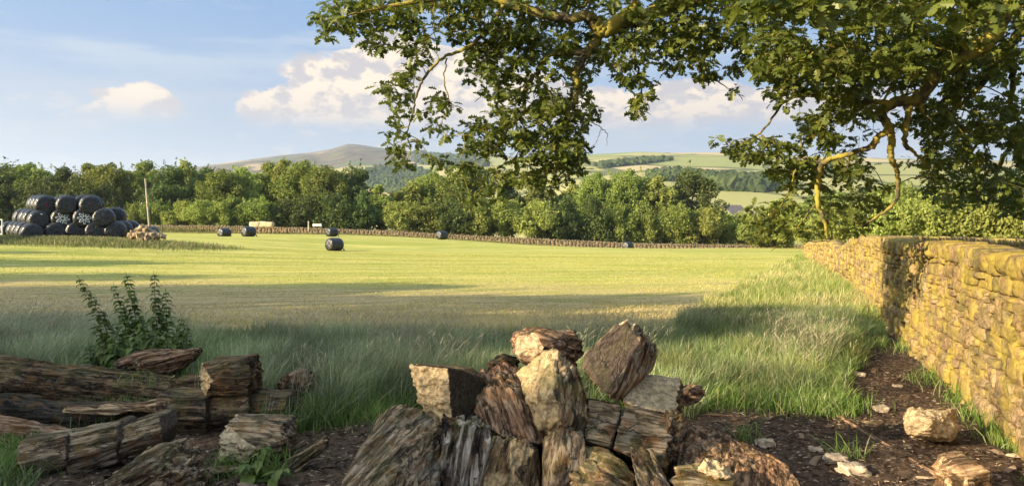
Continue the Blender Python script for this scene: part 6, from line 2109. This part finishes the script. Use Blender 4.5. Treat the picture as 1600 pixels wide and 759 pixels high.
# keep the leaves off the near side of the mossy boughs, as in the photograph
for pl_ in (((1572, 0, 7.2), (1545, 58, 7.3), (1508, 87, 7.4), (1461, 118, 7.6), (1435, 153, 7.7), (1398, 161, 7.8), (1374, 174, 7.9), (1390, 205, 7.95), (1391, 244, 8.0)), ((1392, 215, 7.95), (1361, 229, 8.1), (1287, 253, 8.3), (1279, 316, 8.4), (1292, 372, 8.45)), ((1391, 244, 8.0), (1403, 285, 8.2), (1398, 316, 8.3), (1345, 353, 8.5)),
            ((996, 14, 8.3), (965, 36, 8.3), (940, 50, 8.3), (917, 83, 8.4), (900, 114, 8.4), (902, 144, 8.4)), ((928, 36, 8.25), (887, 31, 8.2), (843, 22, 8.2)), ((1421, 165, 7.7), (1413, 226, 7.8))):
    Lp = smooth_path([wp(*q_) for q_ in pl_], 60)
    dm = RO[:, None, :3] - Lp[None]
    near_ = (np.hypot(dm[..., 0], dm[..., 2]) < 0.17).any(1) & (RO[:, 1] < Lp[:, 1].max() + 0.12) & (RO[:, 1] > 5.6)
    RO[near_, 1] += r.uniform(0.5, 1.5, near_.sum())
nR = len(RO)
print('rosettes', nR)
# twigs: grow from the boughs to each rosette by nearest neighbour
SKa = np.array(SK)
P = RO[:, :3]
ds = np.full(nR, 1e9)
for s_ in range(0, len(SKa), 200):
    dm = np.linalg.norm(P[:, None] - SKa[None, s_:s_ + 200], axis=2).min(1)
    ds = np.minimum(ds, dm)
order = np.argsort(ds)
nodes = np.empty((len(SKa) + nR, 3)); nodes[:len(SKa)] = SKa
cnt = len(SKa)
par = np.full(len(SKa) + nR, -1)
idx_of = np.empty(nR, int)
for o_i in order:
    p = P[o_i]
    dv = nodes[:cnt] - p
    d2 = (dv ** 2).sum(1)
    # prefer parents that lie above: hanging growth
    k = int(np.argmin(d2 * (1 + 0.4 * (dv[:, 2] < 0))))
    nodes[cnt] = p; par[cnt] = k; idx_of[o_i] = cnt
    cnt += 1
w8 = np.ones(cnt)
for i in range(cnt - 1, len(SKa) - 1, -1):
    if par[i] >= len(SKa):
        w8[par[i]] += w8[i]
g = Geo()
for i in range(len(SKa), cnt):
    a_, b_ = nodes[par[i]], nodes[i]
    L_ = np.linalg.norm(a_ - b_)
    ra = 0.0018 * w8[i] ** 0.45
    mid = (a_ + b_) / 2 + r.normal(0, 0.10, 3) * L_ * 0.5
    mid[2] += 0.06 * L_
    rp = max(0.0018 * w8[par[i]] ** 0.45 if par[i] >= len(SKa) else ra * 1.2, ra)
    g.add(*tube(np.array([a_, mid, b_]) - OG, [min(rp, ra * 1.5), ra, ra * 0.8], 4))
g.build('twigs', M['bark'], oak, smooth=True)

# oak leaf outline: stalk end, rounded lobes, folded along the midrib
half = np.array([(0.0, 0.02), (0.12, 0.06), (0.20, 0.20), (0.29, 0.07), (0.40, 0.31), (0.51, 0.09), (0.66, 0.36), (0.77, 0.11), (0.90, 0.22), (1.0, 0.0)])
nh = len(half)
LV = []
for x_, w_ in half: LV.append((x_, w_, 0.30 * w_))
mids = [(x_, 0, 0) for x_, w_ in half[1:-1]]
nmid = len(mids)
LV = np.array([(x_, w_, 0.25 * w_) for x_, w_ in half] + [(x_, -w_, 0.25 * w_) for x_, w_ in half[:-1]] + [(0, 0, 0), (0.5, 0, 0.0)])
# faces: two n-gon halves
up_loop = [2 * 0 + i for i in range(nh)]                  # 0..9 (9 is the tip)
lo_loop = [nh + i for i in range(nh - 1)]                 # 10..18
FA = up_loop + [2 * nh - 1]                               # + base midpoint
FBk = [9] + lo_loop[::-1] + [2 * nh - 1]
FBk = FBk[:]
n_per = 6
nl_ = nR * n_per
pos = np.repeat(P, n_per, 0)
sc = np.repeat(RO[:, 3], n_per)
az_ = np.tile(np.arange(n_per) / n_per * 2 * math.pi, nR) + np.repeat(r.uniform(0, 6.28, nR), n_per) + r.normal(0, 0.35, nl_)
pit = r.normal(-0.25, 0.45, nl_)
rol = r.normal(0, 0.7, nl_)
Ls = r.uniform(0.075, 0.125, nl_) * sc
dirv = np.stack([np.cos(az_) * np.cos(pit), np.sin(az_) * np.cos(pit), np.sin(pit)], 1)
sidev = np.stack([-np.sin(az_), np.cos(az_), np.zeros(nl_)], 1)
nv_ = np.cross(dirv, sidev)
s2 = sidev * np.cos(rol)[:, None] + nv_ * np.sin(rol)[:, None]
n2 = np.cross(dirv, s2)
droop = r.uniform(0.0, 0.35, nl_)
pos = pos + dirv * 0.012 + r.normal(0, 0.02, (nl_, 3))
lx, ly, lz = LV[:, 0], LV[:, 1], LV[:, 2]
V = pos[:, None] + Ls[:, None, None] * (lx[None, :, None] * dirv[:, None] + ly[None, :, None] * 1.05 * s2[:, None] + (lz[None, :] - droop[:, None] * lx[None] ** 2)[..., None] * n2[:, None])
V = V.reshape(-1, 3) - OG
kp = len(LV)
tris = []
ma = nh * 2          # index of the 0.5 midpoint
base_i = nh * 2 - 1  # base midpoint
u_ = [base_i] + up_loop
for i in range(len(u_) - 1): tris.append((ma, u_[i + 1], u_[i]))
l2 = [base_i] + lo_loop + [9]
for i in range(len(l2) - 1): tris.append((ma, l2[i], l2[i + 1]))
tris = np.array(tris)
Ft = (tris[None] + (np.arange(nl_) * kp)[:, None, None]).reshape(-1, 3)
tn = np.clip(np.repeat(r.uniform(0, 0.7, nR), n_per) + r.uniform(0, 0.4, nl_), 0, 1)
brn = (r.random(nl_) < 0.03) * r.uniform(0.3, 1, nl_)
cl = np.repeat(np.stack([tn, brn, np.zeros(nl_)], 1), kp, 0)
me = mesh_np('foliage', V, Ft, col=cl)
link('foliage', me, M['oak_leaf'], oak)
tag(oak, 'great oak whose leafy boughs hang into the view from above and from the right', 'tree')
print('done', sum(len(o.data.polygons) for o in bpy.data.objects if o.type == 'MESH'))
